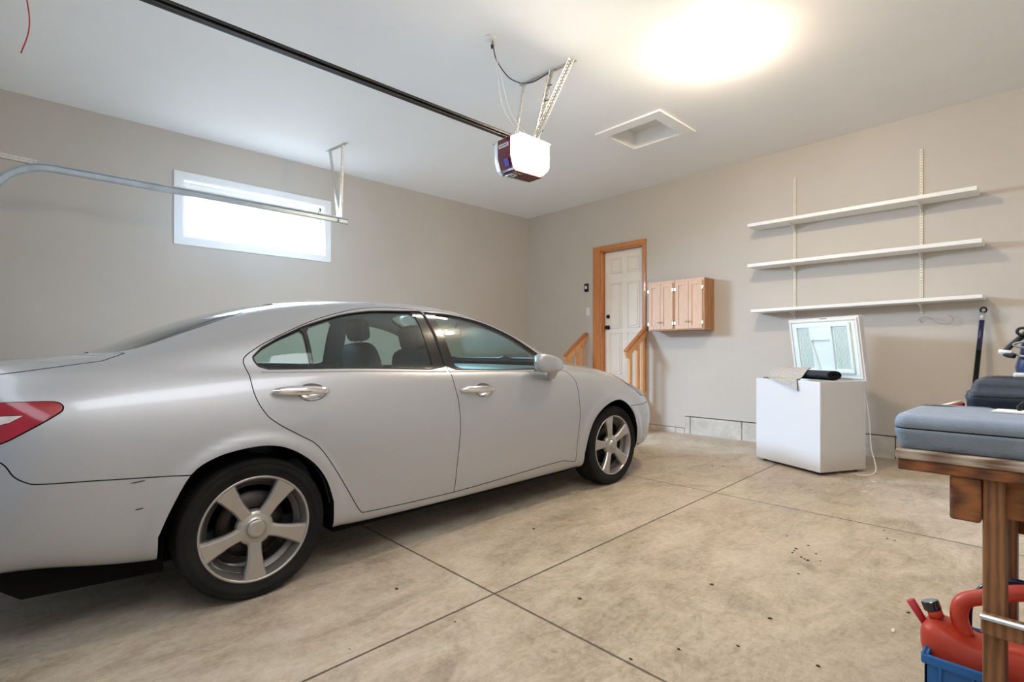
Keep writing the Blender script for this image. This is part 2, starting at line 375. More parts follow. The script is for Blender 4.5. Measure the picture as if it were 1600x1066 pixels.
ROWS_Z = [
 [(a,b-.004) for a,b in ZB],
 [(a,b+.006) for a,b in ZB],
 [(-1.9,.405),(-.86,.403),(-.40,.345),(.36,.300),(.52,.275),(1.12,.262),(2.126,.288),(2.37,.285),(3.0,.29),(4.4,.31)],
 [(-1.9,.50),(-.86,.49),(-.4,.47),(.5,.45),(2.3,.44),(3.1,.43),(4.4,.42)],
 [(-1.9,.66),(-.5,.65),(2.3,.64),(2.8,.63),(3.1,.57),(3.3,.54),(4.4,.52)],
 [(-1.9,.83),(-.5,.82),(2.1,.80),(2.6,.78),(2.9,.735),(3.1,.685),(3.3,.64),(4.4,.61)],
 [(-1.9,.945),(-.5,.955),(.3,.955),(1.6,.93),(2.1,.905),(2.5,.885),(2.8,.845),(3.0,.795),(3.15,.745),(3.3,.69),(4.4,.66)],
 [(-1.9,1.01),(-.86,1.03),(-.4,1.035),(.3,1.035),(1.1,1.005),(1.6,.985),(2.1,.955),(2.4,.938),(2.7,.905),(2.9,.865),(3.1,.79),(3.3,.72),(4.4,.68)],
 [(-1.9,1.045),(-.86,1.072),(-.5,1.085),(.0,1.075),(.5,1.062),(1.1,1.030),(1.6,1.008),(2.1,.975),(2.4,.955),(2.7,.922),(2.9,.88),(3.1,.808),(3.3,.735),(4.4,.69)],
 [(-1.9,1.07),(-.86,1.095),(-.5,1.12),(-.2,1.16),(.1,1.205),(.5,1.235),(1.1,1.235),(1.5,1.215),(1.8,1.145),(2.0,1.06),(2.2,.985),(2.4,.966),(2.7,.932),(2.9,.889),(3.1,.822),(3.3,.748),(4.4,.70)],
 [(-1.9,1.083),(-.86,1.108),(-.487,1.135),(-.188,1.205),(.018,1.262),(.25,1.320),(.5,1.362),(.75,1.385),(1.2,1.385),(1.5,1.335),(1.75,1.243),(1.95,1.140),(2.1,1.045),(2.2,.998),(2.4,.978),(2.7,.942),(2.9,.897),(3.1,.833),(3.3,.757),(4.4,.705)],
 [(-1.9,1.09),(-.86,1.116),(-.487,1.149),(-.188,1.240),(.018,1.307),(.25,1.364),(.5,1.405),(.75,1.424),(1.1,1.428),(1.33,1.405),(1.53,1.352),(1.75,1.264),(1.95,1.162),(2.1,1.068),(2.2,1.012),(2.4,.990),(2.7,.952),(2.9,.904),(3.1,.842),(3.3,.765),(4.4,.71)],
 [(-1.9,1.095),(-.86,1.123),(-.487,1.150),(-.188,1.254),(.018,1.327),(.25,1.385),(.5,1.424),(.75,1.441),(1.1,1.445),(1.33,1.422),(1.53,1.366),(1.75,1.276),(1.95,1.172),(2.1,1.080),(2.2,1.022),(2.4,.997),(2.7,.962),(2.9,.915),(3.1,.852),(3.3,.777),(4.4,.72)],
 [(-1.9,1.10),(-.86,1.128),(-.487,1.152),(-.188,1.262),(.018,1.340),(.25,1.400),(.5,1.438),(.75,1.455),(1.1,1.459),(1.33,1.437),(1.53,1.380),(1.75,1.290),(1.95,1.182),(2.1,1.090),(2.2,1.032),(2.4,1.008),(2.7,.978),(2.9,.932),(3.1,.872),(3.3,.80),(4.4,.73)],
 [(-1.9,1.10),(-.86,1.130),(-.487,1.152),(-.188,1.264),(.018,1.343),(.25,1.404),(.5,1.442),(.75,1.459),(1.1,1.462),(1.33,1.440),(1.53,1.384),(1.75,1.294),(1.95,1.185),(2.1,1.093),(2.2,1.035),(2.4,1.012),(2.7,.982),(2.9,.936),(3.1,.878),(3.3,.81),(4.4,.735)],
]
NR = len(ROWS_W)
for _r in range(5, NR):
    _k = [(-1.9,0),(-.9,-.018),(-.5,-.010),(-.1,.006),(.2,.010),(.45,.003),(1.45,.0),(1.65,.016),(2.1,.022),(2.25,.008),(2.6,0),(2.85,.006),(2.95,.020),(3.12,.040),(3.3,.045),(4.4,.03)]
    if _r < 10: _k = [(a,(b if a > 2.2 else 0)*(.5 if _r == 5 else 1)) for a,b in _k]
    elif _r < 12: _k = [(a,(b if a > .9 else 0)*(1 if _r > 10 or a > 2.2 else .4)) for a,b in _k]
    ROWS_Z[_r] = [(a, b+float(np.interp(a,*zip(*_k)))) for a,b in ROWS_Z[_r]]
BOW_R = [0]*11+[.0,.05,.09,.10]      # how far the back glass bows rearward, by row
BOW_F = [0]*11+[.0,.07,.17,.21]      # how far the windscreen bows forward, by row
END_R = [-1.06,-1.07,-1.085,-1.09,-1.085,-1.06,-1.03,-1.005,-.995,-.99,-.99,-.99,-.99,-.995,-1.0]
END_F = [3.62,3.66,3.70,3.72,3.73,3.68,3.62,3.59,3.58,3.575,3.57,3.57,3.565,3.56,3.56]
PR = [(-1.9,-1.09,0),(-1.66,-1.088,.24),(-1.40,-1.082,.47),(-1.18,-1.062,.70),(-1.05,-1.02,.84),(-.93,-.925,.935),(-.80,-.80,.975),(-.6,-.6,1.0)]
PF = [(2.85,2.85,1.0),(3.05,3.05,.992),(3.22,3.217,.972),(3.37,3.36,.935),(3.52,3.49,.865),(3.66,3.595,.765),(3.85,3.675,.58),(4.1,3.71,.28),(4.4,3.72,0)]
XI = np.linspace(-1.9, 4.4, 1261)
def smooth(a, s=8):
    k = np.exp(-.5*(np.arange(-3*s, 3*s+1)/s)**2); k /= k.sum()
    p = np.concatenate([2*a[0]-a[3*s:0:-1], a, 2*a[-1]-a[-2:-3*s-2:-1]])
    return np.convolve(p, k, 'valid')
def build_rows():
    C = np.zeros((NR, len(XI), 3))
    rw = pchip([p[0] for p in PR],[p[2] for p in PR],XI); fw = pchip([p[0] for p in PF],[p[2] for p in PF],XI)
    rxx = pchip([p[0] for p in PR],[p[1] for p in PR],XI); fxx = pchip([p[0] for p in PF],[p[1] for p in PF],XI)
    for r in range(NR):
        w = pchip(*zip(*ROWS_W[r]), XI); z = pchip(*zip(*ROWS_Z[r]), XI)
        x = XI.copy()
        kr = (END_R[r]+.6)/(-1.09+.6); kf = (END_F[r]-2.85)/(3.72-2.85)
        x = np.where(XI < -.6, -.6+(rxx+.6)*kr, x); x = np.where(XI > 2.85, 2.85+(fxx-2.85)*kf, x)
        w = w*np.where(XI < -.6, rw, 1)*np.where(XI > 2.85, fw, 1)
        x = x - BOW_R[r]*np.interp(XI,[-.8,-.5,-.2,.35,.8],[0,1,1,.7,0]) + BOW_F[r]*np.interp(XI,[1.1,1.4,2.2,2.7,3.1],[0,.5,1,.5,0])
        C[r,:,0] = smooth(x); C[r,:,1] = smooth(w); C[r,:,2] = smooth(z)
        C[r,0,1] = 0; C[r,-1,1] = 0
    Q = C.copy()
    for r in range(1, NR-1):
        Q[r] = C[r]-.12*(C[r-1]-2*C[r]+C[r+1])
    lo = (2*Q[0]-Q[1])[None]; hi = Q[NR-2:NR-1].copy(); hi[...,1] *= -1
    return np.concatenate([lo, Q, hi], 0)
QC = build_rows()
def sev(xi, t):
    """car body point for (xi, t) -> (x forward, w lateral, z up)"""
    xi = np.atleast_1d(np.asarray(xi, float)); t = np.atleast_1d(np.asarray(t, float))
    xi = np.clip(xi, XI[0], XI[-1]); t = np.clip(t, 0, NR-1)
    fi = (xi-XI[0])/(XI[1]-XI[0]); i = np.clip(fi.astype(int), 0, len(XI)-2); a = (fi-i)[:,None]
    j = np.clip(t.astype(int), 0, NR-2); u = (t-j)[:,None]
    def row(k): return QC[j+k, i]*(1-a)+QC[j+k, i+1]*a
    P = ((1-u)**3*row(0)+(3*u**3-6*u*u+4)*row(1)+(-3*u**3+3*u*u+3*u+1)*row(2)+u**3*row(3))/6
    low = np.clip((P[:,1]-.80)/.05, 0, 1)
    for xc, zc, r0 in ((-.01,.335,.418),(2.765,.325,.430)):        # flared wheel arch lips
        d = np.hypot(P[:,0]-xc, P[:,2]-zc); k = np.clip((r0+.035-d)/.06, 0, 1); P[:,1] += .013*k*k*(3-2*k)*low
    return P
def snrm(xi, t):
    e1, e2 = .015, .06
    xi = np.clip(xi, XI[0]+e1, XI[-1]-e1); t = np.clip(t, e2, NR-1-e2)
    a = sev(xi+e1, t)-sev(xi-e1, t); b = sev(xi, t+e2)-sev(xi, t-e2)
    n = np.cross(b, a); n /= np.linalg.norm(n, axis=1)[:,None]+1e-12
    return n*np.where((n[:,1:2] < -.3), -1, 1)
def t_of_z(xi, z):
    ts = np.linspace(0.2, NR-2.2, 500); q = sev(np.full(500, xi), ts)[:,2]
    q = np.maximum.accumulate(q)+np.arange(500)*1e-9
    return float(np.interp(z, q, ts))
def t_of_w(xi, w):
    ts = np.linspace(7, NR-1, 500); q = sev(np.full(500, xi), ts)[:,1]
    return float(np.interp(-w, -q, ts))
# outlines of the car panels as (xi, t) on the body surface
LINES = {
 'REAR_ARCH': [(-0.385,-0.5),(-0.385,2.41),(-0.345,3.1),(-0.268,3.9),(-0.178,4.22),(-0.07,4.35),(0.044,4.36),(0.145,4.18),(0.253,3.74),(0.322,3.2),(0.357,2.56),(0.372,-0.5)],
 'FRONT_ARCH': [(2.378,-0.5),(2.373,2.25),(2.413,3.05),(2.487,3.71),(2.625,4.22),(2.775,4.51),(2.87,4.47),(2.971,4.19),(3.04,3.76),(3.095,3.05),(3.15,-0.5)],
 'B_SEAM': [(1.127,1.96),(1.149,3.07),(1.16,3.5),(1.172,4.21),(1.167,5.16),(1.15,5.91),(1.143,7.49),(1.141,7.79),(1.103,10.22)],
 'REAR_DOOR': [(1.101,10.22),(0.886,10.36),(0.665,10.2),(0.452,9.85),(0.301,9.53),(0.161,9.15),(0.061,8.81),(-0.006,8.46),(-0.021,8.2),(-0.018,7.93),(-0.008,7.21),(0.002,6.01),(0.04,5.31),(0.096,4.93),(0.19,4.54),(0.281,4.17),(0.373,3.44),(0.448,2.74),(0.5,2.18),(0.523,1.97),(1.127,1.96),(1.149,3.07),(1.16,3.5),(1.172,4.21),(1.167,5.16),(1.15,5.91),(1.143,7.49),(1.141,7.79),(1.103,10.22)],
 'FRONT_DOOR': [(1.127,1.96),(1.149,3.07),(1.16,3.5),(1.172,4.21),(1.167,5.16),(1.15,5.91),(1.143,7.49),(1.141,7.79),(1.103,10.22),(1.316,10.29),(1.429,10.35),(1.648,11.44),(1.85,11.3),(2.006,11.21),(2.148,10.91),(2.228,7.68),(2.274,6.45),(2.306,5.72),(2.314,4.33),(2.316,3.89),(2.306,3.45),(2.29,2.75),(2.284,1.86),(2.271,1.8),(2.137,2.05)],
 'QUARTER_GLASS': [(0.028,8.26),(0.027,8.4),(0.074,8.72),(0.158,9.04),(0.29,9.38),(0.29,7.68),(0.093,7.73),(0.045,7.97)],
 'REAR_GLASS': [(0.311,9.42),(0.548,9.83),(0.759,9.97),(1.034,10.05),(1.039,7.72),(0.311,7.64)],
 'FRONT_GLASS': [(1.172,9.92),(1.393,9.96),(1.594,9.96),(1.799,9.88),(1.928,9.6),(2.072,9.37),(2.139,8.17),(1.628,7.69),(1.215,7.71)],
 'REAR_DLO': [(0.025,8.24),(0.024,8.41),(0.071,8.75),(0.157,9.07),(0.302,9.45),(0.547,9.86),(0.758,10.01),(1.04,10.11),(1.095,10.11),(1.139,7.65),(0.092,7.66),(0.042,7.91)],
 'FRONT_DLO': [(1.105,10.08),(1.179,9.99),(1.405,10.08),(1.611,10.19),(1.818,10.19),(1.952,9.95),(2.1,9.86),(2.164,8.02),(1.625,7.59),(1.149,7.65)],
 'TAIL_LAMP': [(-1.33,6.31),(-1,6.3),(-0.82,6.25),(-0.739,6.23),(-0.703,6.19),(-0.687,6.12),(-0.678,6.01),(-0.678,5.92),(-0.684,5.82),(-0.735,5.56),(-0.799,5.29),(-0.856,5.07),(-1,4.87),(-1.12,4.77),(-1.33,4.76)],
 'TAIL_WHITE': [(-1.2,5.82),(-1,5.8),(-0.843,5.79),(-0.801,5.78),(-0.84,5.6),(-1,5.32),(-1.2,5.12)],
 'REAR_BUMPER': [(-0.268,3.9),(-0.601,4.08),(-0.741,4.14),(-0.778,4.2),(-0.815,4.36),(-0.851,4.66),(-0.93,4.87),(-1.05,4.77),(-1.35,4.76),(-1.95,4.7),(-1.95,-0.5),(-0.385,-0.5),(-0.385,2.4)],
 'TRUNK': [(-0.464,10.63),(-0.54,9.18),(-0.759,8.62),(-0.899,8.24),(-1,8),(-1.12,7.3),(-1.36,5.6),(-1.36,4.85),(-1.95,4.8),(-1.95,14.5),(-0.5,14.5),(-0.49,11.5)],
 'REAR_WINDOW': [(-0.43,11.5),(-0.46,12.5),(-0.465,14.5),(0.37,14.5),(0.34,12.6),(0.22,11.9),(-0.1,11.5),(-0.3,11.45)],
 'WINDSHIELD': [(1.4,12.3),(1.34,13.2),(1.32,14.5),(2.19,14.5),(2.18,12.4),(2.12,11.75),(1.9,11.6),(1.6,11.7)],
 'HOOD': [(2.28,11.2),(2.6,10.9),(3,10.8),(3.12,11),(3.26,11.8),(3.42,13),(3.46,14.5),(2.24,14.5)],
 'HEADLIGHT': [(2.991,6.21),(3.14,9.39),(3.3,10.78),(3.6,8.01),(3.9,7.12),(3.95,5.32),(3.6,5.19),(3.3,5.45),(3.285,5.46),(3.216,5.84)],
 'FRONT_BUMPER': [(2.987,4.3),(3.24,4.6),(3.35,4.74),(3.6,4.82),(4.5,4.97),(4.5,-0.5),(3.14,-0.5),(3.06,3.7)],
 'GRILLE': [(4,4.67),(4.5,4.76),(4.5,2.56),(4.1,2.57)],
 'GRILLE_UP': [(4.02,6.03),(4.5,6.65),(4.5,5.09),(4.03,4.98)],
 'FOG': [(3.42,2.82),(3.56,2.9),(3.66,2.58),(3.62,2.11),(3.48,2.08),(3.42,2.35)],
 'INTAKE': [(3.75,2.24),(4.5,2.18),(4.5,1.43),(3.82,1.52)],
}
# ---------------------------------------------------------------- the car
def inpoly(P, poly):
    x, y = P[:,0], P[:,1]; ins = np.zeros(len(P), bool); n = len(poly)
    for i in range(n):
        (x1,y1),(x2,y2) = poly[i], poly[(i+1)%n]
        if y1 == y2: continue
        c = ((y1 > y) != (y2 > y)) & (x < (x2-x1)*(y-y1)/(y2-y1)+x1); ins ^= c
    return ins
TS = .13
def dens(L, step=.03, closed=True, smooth_it=False):
    o = []; n = len(L)
    for i in range(n if closed else n-1):
        a, b = L[i], L[(i+1)%n]; d = math.hypot(a[0]-b[0], (a[1]-b[1])*TS); k = max(1, int(math.ceil(d/step)))
        for q in range(k): o.append((a[0]+(b[0]-a[0])*q/k, a[1]+(b[1]-a[1])*q/k))
    if not closed: o.append(L[-1])
    return o
def round_poly(L, it=2, keep=.22):
    """soften the outline: corner cutting on sharp outlines keeps the drawn curve smooth"""
    for _ in range(it):
        n = len(L); o = []
        for i in range(n):
            a, b = L[i], L[(i+1)%n]; o += [(a[0]*(1-keep)+b[0]*keep, a[1]*(1-keep)+b[1]*keep), (a[0]*keep+b[0]*(1-keep), a[1]*keep+b[1]*(1-keep))]
        L = o
    return L
def crom(P, k=6):
    """Catmull-Rom through the points of an open line"""
    P = [P[0]]+list(P)+[P[-1]]; o = []
    for i in range(1, len(P)-2):
        p0, p1, p2, p3 = [np.array(q, float) for q in P[i-1:i+3]]
        for q in range(k):
            t = q/k; o.append(tuple(.5*((2*p1)+(-p0+p2)*t+(2*p0-5*p1+4*p2-p3)*t*t+(-p0+3*p1-3*p2+p3)*t**3)))
    o.append(tuple(P[-2])); return o
LN = dict(LINES)
rd = LN['REAR_DOOR']; n_seam = len(LN['B_SEAM']); seam = crom(LN['B_SEAM'], 3)
LN['REAR_DOOR'] = crom(rd[:10], 4)+crom(rd[10:20], 4)+[rd[20]]+seam[1:]
fdr = LN['FRONT_DOOR']; LN['FRONT_DOOR'] = seam+crom(fdr[n_seam:n_seam+6], 3)+crom(fdr[n_seam+6:-2], 4)+fdr[-2:]
for k in ('REAR_ARCH', 'FRONT_ARCH'): LN[k] = [LN[k][0]]+crom(LN[k][1:-1], 4)+[LN[k][-1]]
for k in ('TAIL_LAMP',): LN[k] = round_poly(LN[k], 2)
for k in ('REAR_WINDOW', 'WINDSHIELD', 'HEADLIGHT', 'FOG', 'HOOD'): LN[k] = round_poly(LN[k], 2)
for k in ('REAR_DLO', 'FRONT_DLO', 'REAR_GLASS', 'FRONT_GLASS', 'QUARTER_GLASS'): LN[k] = round_poly(LN[k], 1, .12)
LN['REAR_BUMPER'] = LN['REAR_BUMPER'][:1]+crom(LN['REAR_BUMPER'][1:7], 4)+LN['REAR_BUMPER'][7:]
for nm_, xc_, zc_ in (('REAR_CUP',.262,.940),('FRONT_CUP',1.368,.876)):
    LN[nm_] = [(xc_+.070*math.cos(a)*(1.15 if math.cos(a) > 0 else .85), t_of_z(xc_+.05*math.cos(a), zc_+.041*math.sin(a))) for a in np.linspace(0, 2*PI, 32, endpoint=False)]
ORDER = ['REAR_CUP','FRONT_CUP','REAR_ARCH','FRONT_ARCH','QUARTER_GLASS','REAR_GLASS','FRONT_GLASS','REAR_DLO','FRONT_DLO','REAR_DOOR','FRONT_DOOR',
         'TAIL_WHITE','TAIL_LAMP','HEADLIGHT','GRILLE','GRILLE_UP','FOG','INTAKE','REAR_WINDOW','WINDSHIELD','HOOD','TRUNK','REAR_BUMPER','FRONT_BUMPER']
def triangulate():
    vs = []; es = []
    gx = np.concatenate([np.linspace(-1.9,-1.1,24,endpoint=False), np.linspace(-1.1,3.2,175,endpoint=False), np.linspace(3.2,4.4,44)])
    gt = np.concatenate([np.arange(0,5.6,.14), np.arange(5.6,11.5,.28), np.arange(11.5,14.01,.25)]); gt[-1] = 14
    def clampv(p): return (min(max(p[0],-1.9),4.4), min(max(p[1],0.0),14.0))
    outl = []
    for k in ORDER:
        L = [clampv(p) for p in dens(LN[k], .022)]
        M = [L[0]]
        for p in L[1:]:
            if math.hypot(p[0]-M[-1][0], (p[1]-M[-1][1])*TS) > .004: M.append(p)
        outl.append(M)
    op = np.array([p for L in outl for p in L])
    G = [(a,b) for a in gx for b in gt]; Ga = np.array(G)
    keep = np.ones(len(G), bool)
    for i in range(0, len(op)):
        d = np.hypot(Ga[:,0]-op[i,0], (Ga[:,1]-op[i,1])*TS); keep &= (d > .011) | (Ga[:,1] < .001) | (Ga[:,1] > 13.999)
    vs = [Vector((a, b*TS)) for a, b in Ga[keep]]
    for L in outl:
        o = len(vs); vs += [Vector((a, b*TS)) for a, b in L]; n = len(L); es += [(o+i, o+(i+1)%n) for i in range(n)]
    r = delaunay_2d_cdt(vs, es, [], 0, 1e-5)
    V = np.array([(p[0], p[1]/TS) for p in r[0]]); F = [tuple(f) for f in r[2]]
    return V, F
CV, CF = triangulate()
cen = np.array([CV[list(f)].mean(0) for f in CF])
ar = np.array([abs((CV[f[1]][0]-CV[f[0]][0])*(CV[f[2]][1]-CV[f[0]][1])-(CV[f[2]][0]-CV[f[0]][0])*(CV[f[1]][1]-CV[f[0]][1])) for f in CF])
region = np.array(['BODY']*len(CF), dtype=object)
for k in ORDER[::-1]:
    region[inpoly(cen, LN[k])] = k
region[ar < 1e-7] = 'NONE'
# the window openings win over everything but the glass; glass and pillars are sorted by door
bx = lambda z: 1.14
CP = sev(CV[:,0], CV[:,1]); CN = snrm(CV[:,0], CV[:,1])
def panel_mesh(name, keys, mat, parent, side=1, gap=.0022, depth=.012, inset=0.0, wallmat=None, arch=.05, lift=0.0, pred=None, sub_mat=None):
    fi = [i for i in range(len(CF)) if region[i] in keys and (pred is None or pred(cen[i]))]
    if not fi: return None
    used = sorted({v for i in fi for v in CF[i]}); ix = {v: k for k, v in enumerate(used)}
    P = CP[used].copy(); N = CN[used].copy(); F = []
    for i in fi:
        a, b, c = CF[i]
        n = np.cross(CP[b]-CP[a], CP[c]-CP[a])
        if n.dot(CN[a]+CN[b]+CN[c]) < 0: b, c = c, b
        F.append((ix[a], ix[b], ix[c]))
    P += N*(lift-inset)
    from collections import Counter
    ec = {}
    for f in F:
        for q in range(3): ec[(f[q], f[(q+1)%3])] = ec.get((f[q], f[(q+1)%3]), 0)+1
    bd = [(a,b) for (a,b) in ec if (b,a) not in ec]
    mid = lambda v: CV[used[v]][1] > 13.99
    bd = [(a,b) for a,b in bd if not (mid(a) and mid(b))]
    acc = {}
    P0 = P.copy()
    for a, b in bd:
        e = P0[b]-P0[a]; e /= np.linalg.norm(e)+1e-12
        for v in (a, b):
            inn = np.cross(N[v], e); acc.setdefault(v, []).append(inn)
    for v, L in acc.items():
        m_ = np.sum(L, 0); l = np.linalg.norm(m_)
        if l > .2 and not mid(v): P[v] += m_/l*gap*min(2/l, 1.8)
    nb = len(P); ring = sorted(acc); rx = {v: nb+k for k, v in enumerate(ring)}; rx2 = {v: nb+len(ring)+k for k, v in enumerate(ring)}
    W1 = P[ring]; W2 = []
    ra = [np.array(LN['REAR_ARCH']), np.array(LN['FRONT_ARCH'])]
    for v in ring:
        p = P[v]; uv = CV[used[v]]; isarch = uv[1] < 5.3 and (np.abs(uv-ra[0]).max(1).min() < .01 or (abs(uv[0]) < .39 and uv[1] < 4.7) or (2.372 < uv[0] < 3.16 and uv[1] < 4.75))
        isarch = isarch and min(min(math.hypot(uv[0]-a[0], (uv[1]-a[1])*TS) for a in L) for L in [dens(LN['REAR_ARCH'], .02), dens(LN['FRONT_ARCH'], .02)]) < .02 if isarch else False
        if isarch: W2.append(p+np.array([0,-arch,0]))
        elif uv[1] < .01: W2.append(p+np.array([0,-.06,0]))
        else: W2.append(p-N[v]*depth)
    V = list(map(tuple, P))+list(map(tuple, W1))+list(map(tuple, W2))
    FW = [(rx[b], rx[a], rx2[a], rx2[b]) for a, b in bd]
    V = [(side*p[1], p[0], p[2]) for p in V]; FF = F+FW
    if side == 1: FF = [tuple(reversed(f)) for f in FF]
    nrm = [(side*n[1], n[0], n[2]) for n in N]
    me = bpy.data.meshes.new(name); me.from_pydata(V, [], FF)
    me.materials.append(MATS[mat]); me.materials.append(MATS[wallmat or 'cavity_black'])
    me.polygons.foreach_set('material_index', [0]*len(F)+[1]*len(FW)); me.polygons.foreach_set('use_smooth', [True]*len(FF))
    me.update()
    nn = nrm+[(0,0,0)]*(2*len(ring))
    me.normals_split_custom_set_from_vertices(nn)
    o = bpy.data.objects.new(name, me); C.objects.link(o)
    if parent is not None: o.parent = parent
    return o
def both(name, keys, mat, parent, **kw):
    """one mesh spanning both halves of the car"""
    a = panel_mesh(name, keys, mat, parent, 1, **kw); b = panel_mesh(name, keys, mat, None, -1, **kw)
    me, m2 = a.data, b.data
    v1 = [tuple(v.co) for v in me.vertices]; v2 = [tuple(v.co) for v in m2.vertices]; o = len(v1)
    f = [tuple(p.vertices) for p in me.polygons]+[tuple(i+o for i in p.vertices) for p in m2.polygons]
    mi = [p.material_index for p in me.polygons]+[p.material_index for p in m2.polygons]
    n1 = [(0,0,0)]*o
    nn = []
    for q in (me, m2):
        arr = [(0,0,0)]*len(q.vertices)
        for p in q.polygons:
            if p.material_index == 0:
                for li in p.loop_indices: arr[q.loops[li].vertex_index] = tuple(q.corner_normals[li].vector)
        nn += arr
    nm = bpy.data.meshes.new(name); nm.from_pydata(v1+v2, [], f)
    for q in me.materials: nm.materials.append(q)
    nm.polygons.foreach_set('material_index', mi); nm.polygons.foreach_set('use_smooth', [True]*len(f)); nm.update()
    nm.normals_split_custom_set_from_vertices(nn)
    bpy.data.objects.remove(b); a.data = nm; return a
def S3(xi, t, off=0.0, side=1):
    p = sev(xi, t)[0]+snrm(xi, t)[0]*off; return (side*p[1], p[0], p[2])
def trimline(name, L, mat, parent, side, r, off=0.0, closed=False, flat=None):
    L = dens(L, .02, closed); pts = [S3(a, b, off, side) for a, b in L]
    mb = MB(); mb.tube(pts, r, 6, closed=closed); return mb.build(name, mat, parent)

car = thing('car', 'silver four door sedan parked on the concrete floor', 'car', (-3.45, .789, FSL*.789), (math.atan(FSL), 0, 0))
body = both('body', {'BODY'}, 'silver_paint', car)
both('hood', {'HOOD'}, 'silver_paint', car)
both('trunk_lid', {'TRUNK'}, 'silver_paint', car)
rb = both('rear_bumper', {'REAR_BUMPER'}, 'silver_paint', car)
fb = both('front_bumper', {'FRONT_BUMPER'}, 'silver_paint', car)
gr = both('grille', {'GRILLE', 'GRILLE_UP'}, 'gloss_black', car, inset=.02, depth=.0)
both('air_intake', {'INTAKE'}, 'cavity_black', fb, inset=.02)
both('windshield', {'WINDSHIELD'}, 'car_glass', car, wallmat='black_rubber', inset=.003)
both('rear_window', {'REAR_WINDOW'}, 'car_glass', car, wallmat='black_rubber', inset=.003)
mb = MB()
for z in (.41,.45,.49,.53,.57):
    pts = [S3(x, t_of_z(min(x, 4.35), z), -.012, s) for s, xr in ((1, np.linspace(4.06,4.4,7)), (-1, np.linspace(4.4,4.06,7)[1:])) for x in xr]
    mb.tube(pts, .006, 6)
mb.build('grille_bars', 'chrome', gr)
# dark inner shell behind the panels: door innards, pillars, headliner
def inner_shell():
    def mk(keys, off, name, mat, par, only=None):
        for side in (1, -1):
            mb = MB()
            fi = [i for i in range(len(CF)) if region[i] in keys and (only is None or only(cen[i]))]
            used = sorted({v for i in fi for v in CF[i]}); ix = {v: k for k, v in enumerate(used)}
            V = [((p[1])*side, p[0], p[2]) for p in (CP[used]-CN[used]*off)]
            V = [(x if x*side > 0 else 0.0, y, z) for x, y, z in V]
            mb.add(V, [tuple(ix[v] for v in CF[i]) for i in fi], True)
            mb.build(name, mat, par, fix=False)
    sk = {'REAR_CUP_','BODY','REAR_DOOR','FRONT_DOOR','REAR_DLO','FRONT_DLO','HOOD','TRUNK','REAR_BUMPER','FRONT_BUMPER','TAIL_LAMP','TAIL_WHITE','HEADLIGHT','FOG','GRILLE','GRILLE_UP','INTAKE'}
    mk(sk, .016, 'inner_structure', 'cavity_black', car)
    cab = lambda c: -.45 < c[0] < 2.25
    mk({'BODY','REAR_DLO','FRONT_DLO','REAR_DOOR','FRONT_DOOR'}, .024, 'headliner', 'cabin_trim', car, lambda c: cab(c) and c[1] > 7.6)
    mk({'REAR_DOOR','FRONT_DOOR','BODY'}, .06, 'door_lining', 'cabin_dark', car, lambda c: -.2 < c[0] < 2.25 and 2.4 < c[1] < 7.55)
inner_shell()
def split_x(L, x): return L
# underbody pan, silencer bay and undertray, low and black to stand in for shadow
mb = MB()
for xw, prof in ((.74, [(-.96,.36),(-.80,.22),(-.345,.19),(-.345,.34)]), (.62, [(-.345,.19),(.40,.19),(.40,.34),(-.345,.34)]),
                 (.80, [(.40,.185),(2.36,.185),(2.36,.34),(.40,.34)]), (.58, [(2.36,.19),(3.17,.19),(3.17,.34),(2.36,.34)]), (.66, [(3.17,.20),(3.50,.22),(3.50,.34),(3.17,.34)])):
    mb.prism(prof, -xw, xw, 'x')
mb.build('underbody', 'cavity_black', car)
for yc, r in ((0.0, .372), (2.765, .385)):
    for s in (1,-1):
        mb = MB(); prof = []
        for i in range(25):
            a = PI*i/24; prof.append((yc-r*math.cos(a), .335+r*math.sin(a)))
        prof = [(yc-r, .27)]+prof+[(yc+r, .27)]
        rows = [[(s*xx, p[0], p[1]) for p in prof] for xx in (.872, .60)]
        mb.grid(rows); mb.add(rows[1], [tuple(range(len(prof)))], False)
        mb.build('wheel_well', 'cavity_black', car, fix=False)

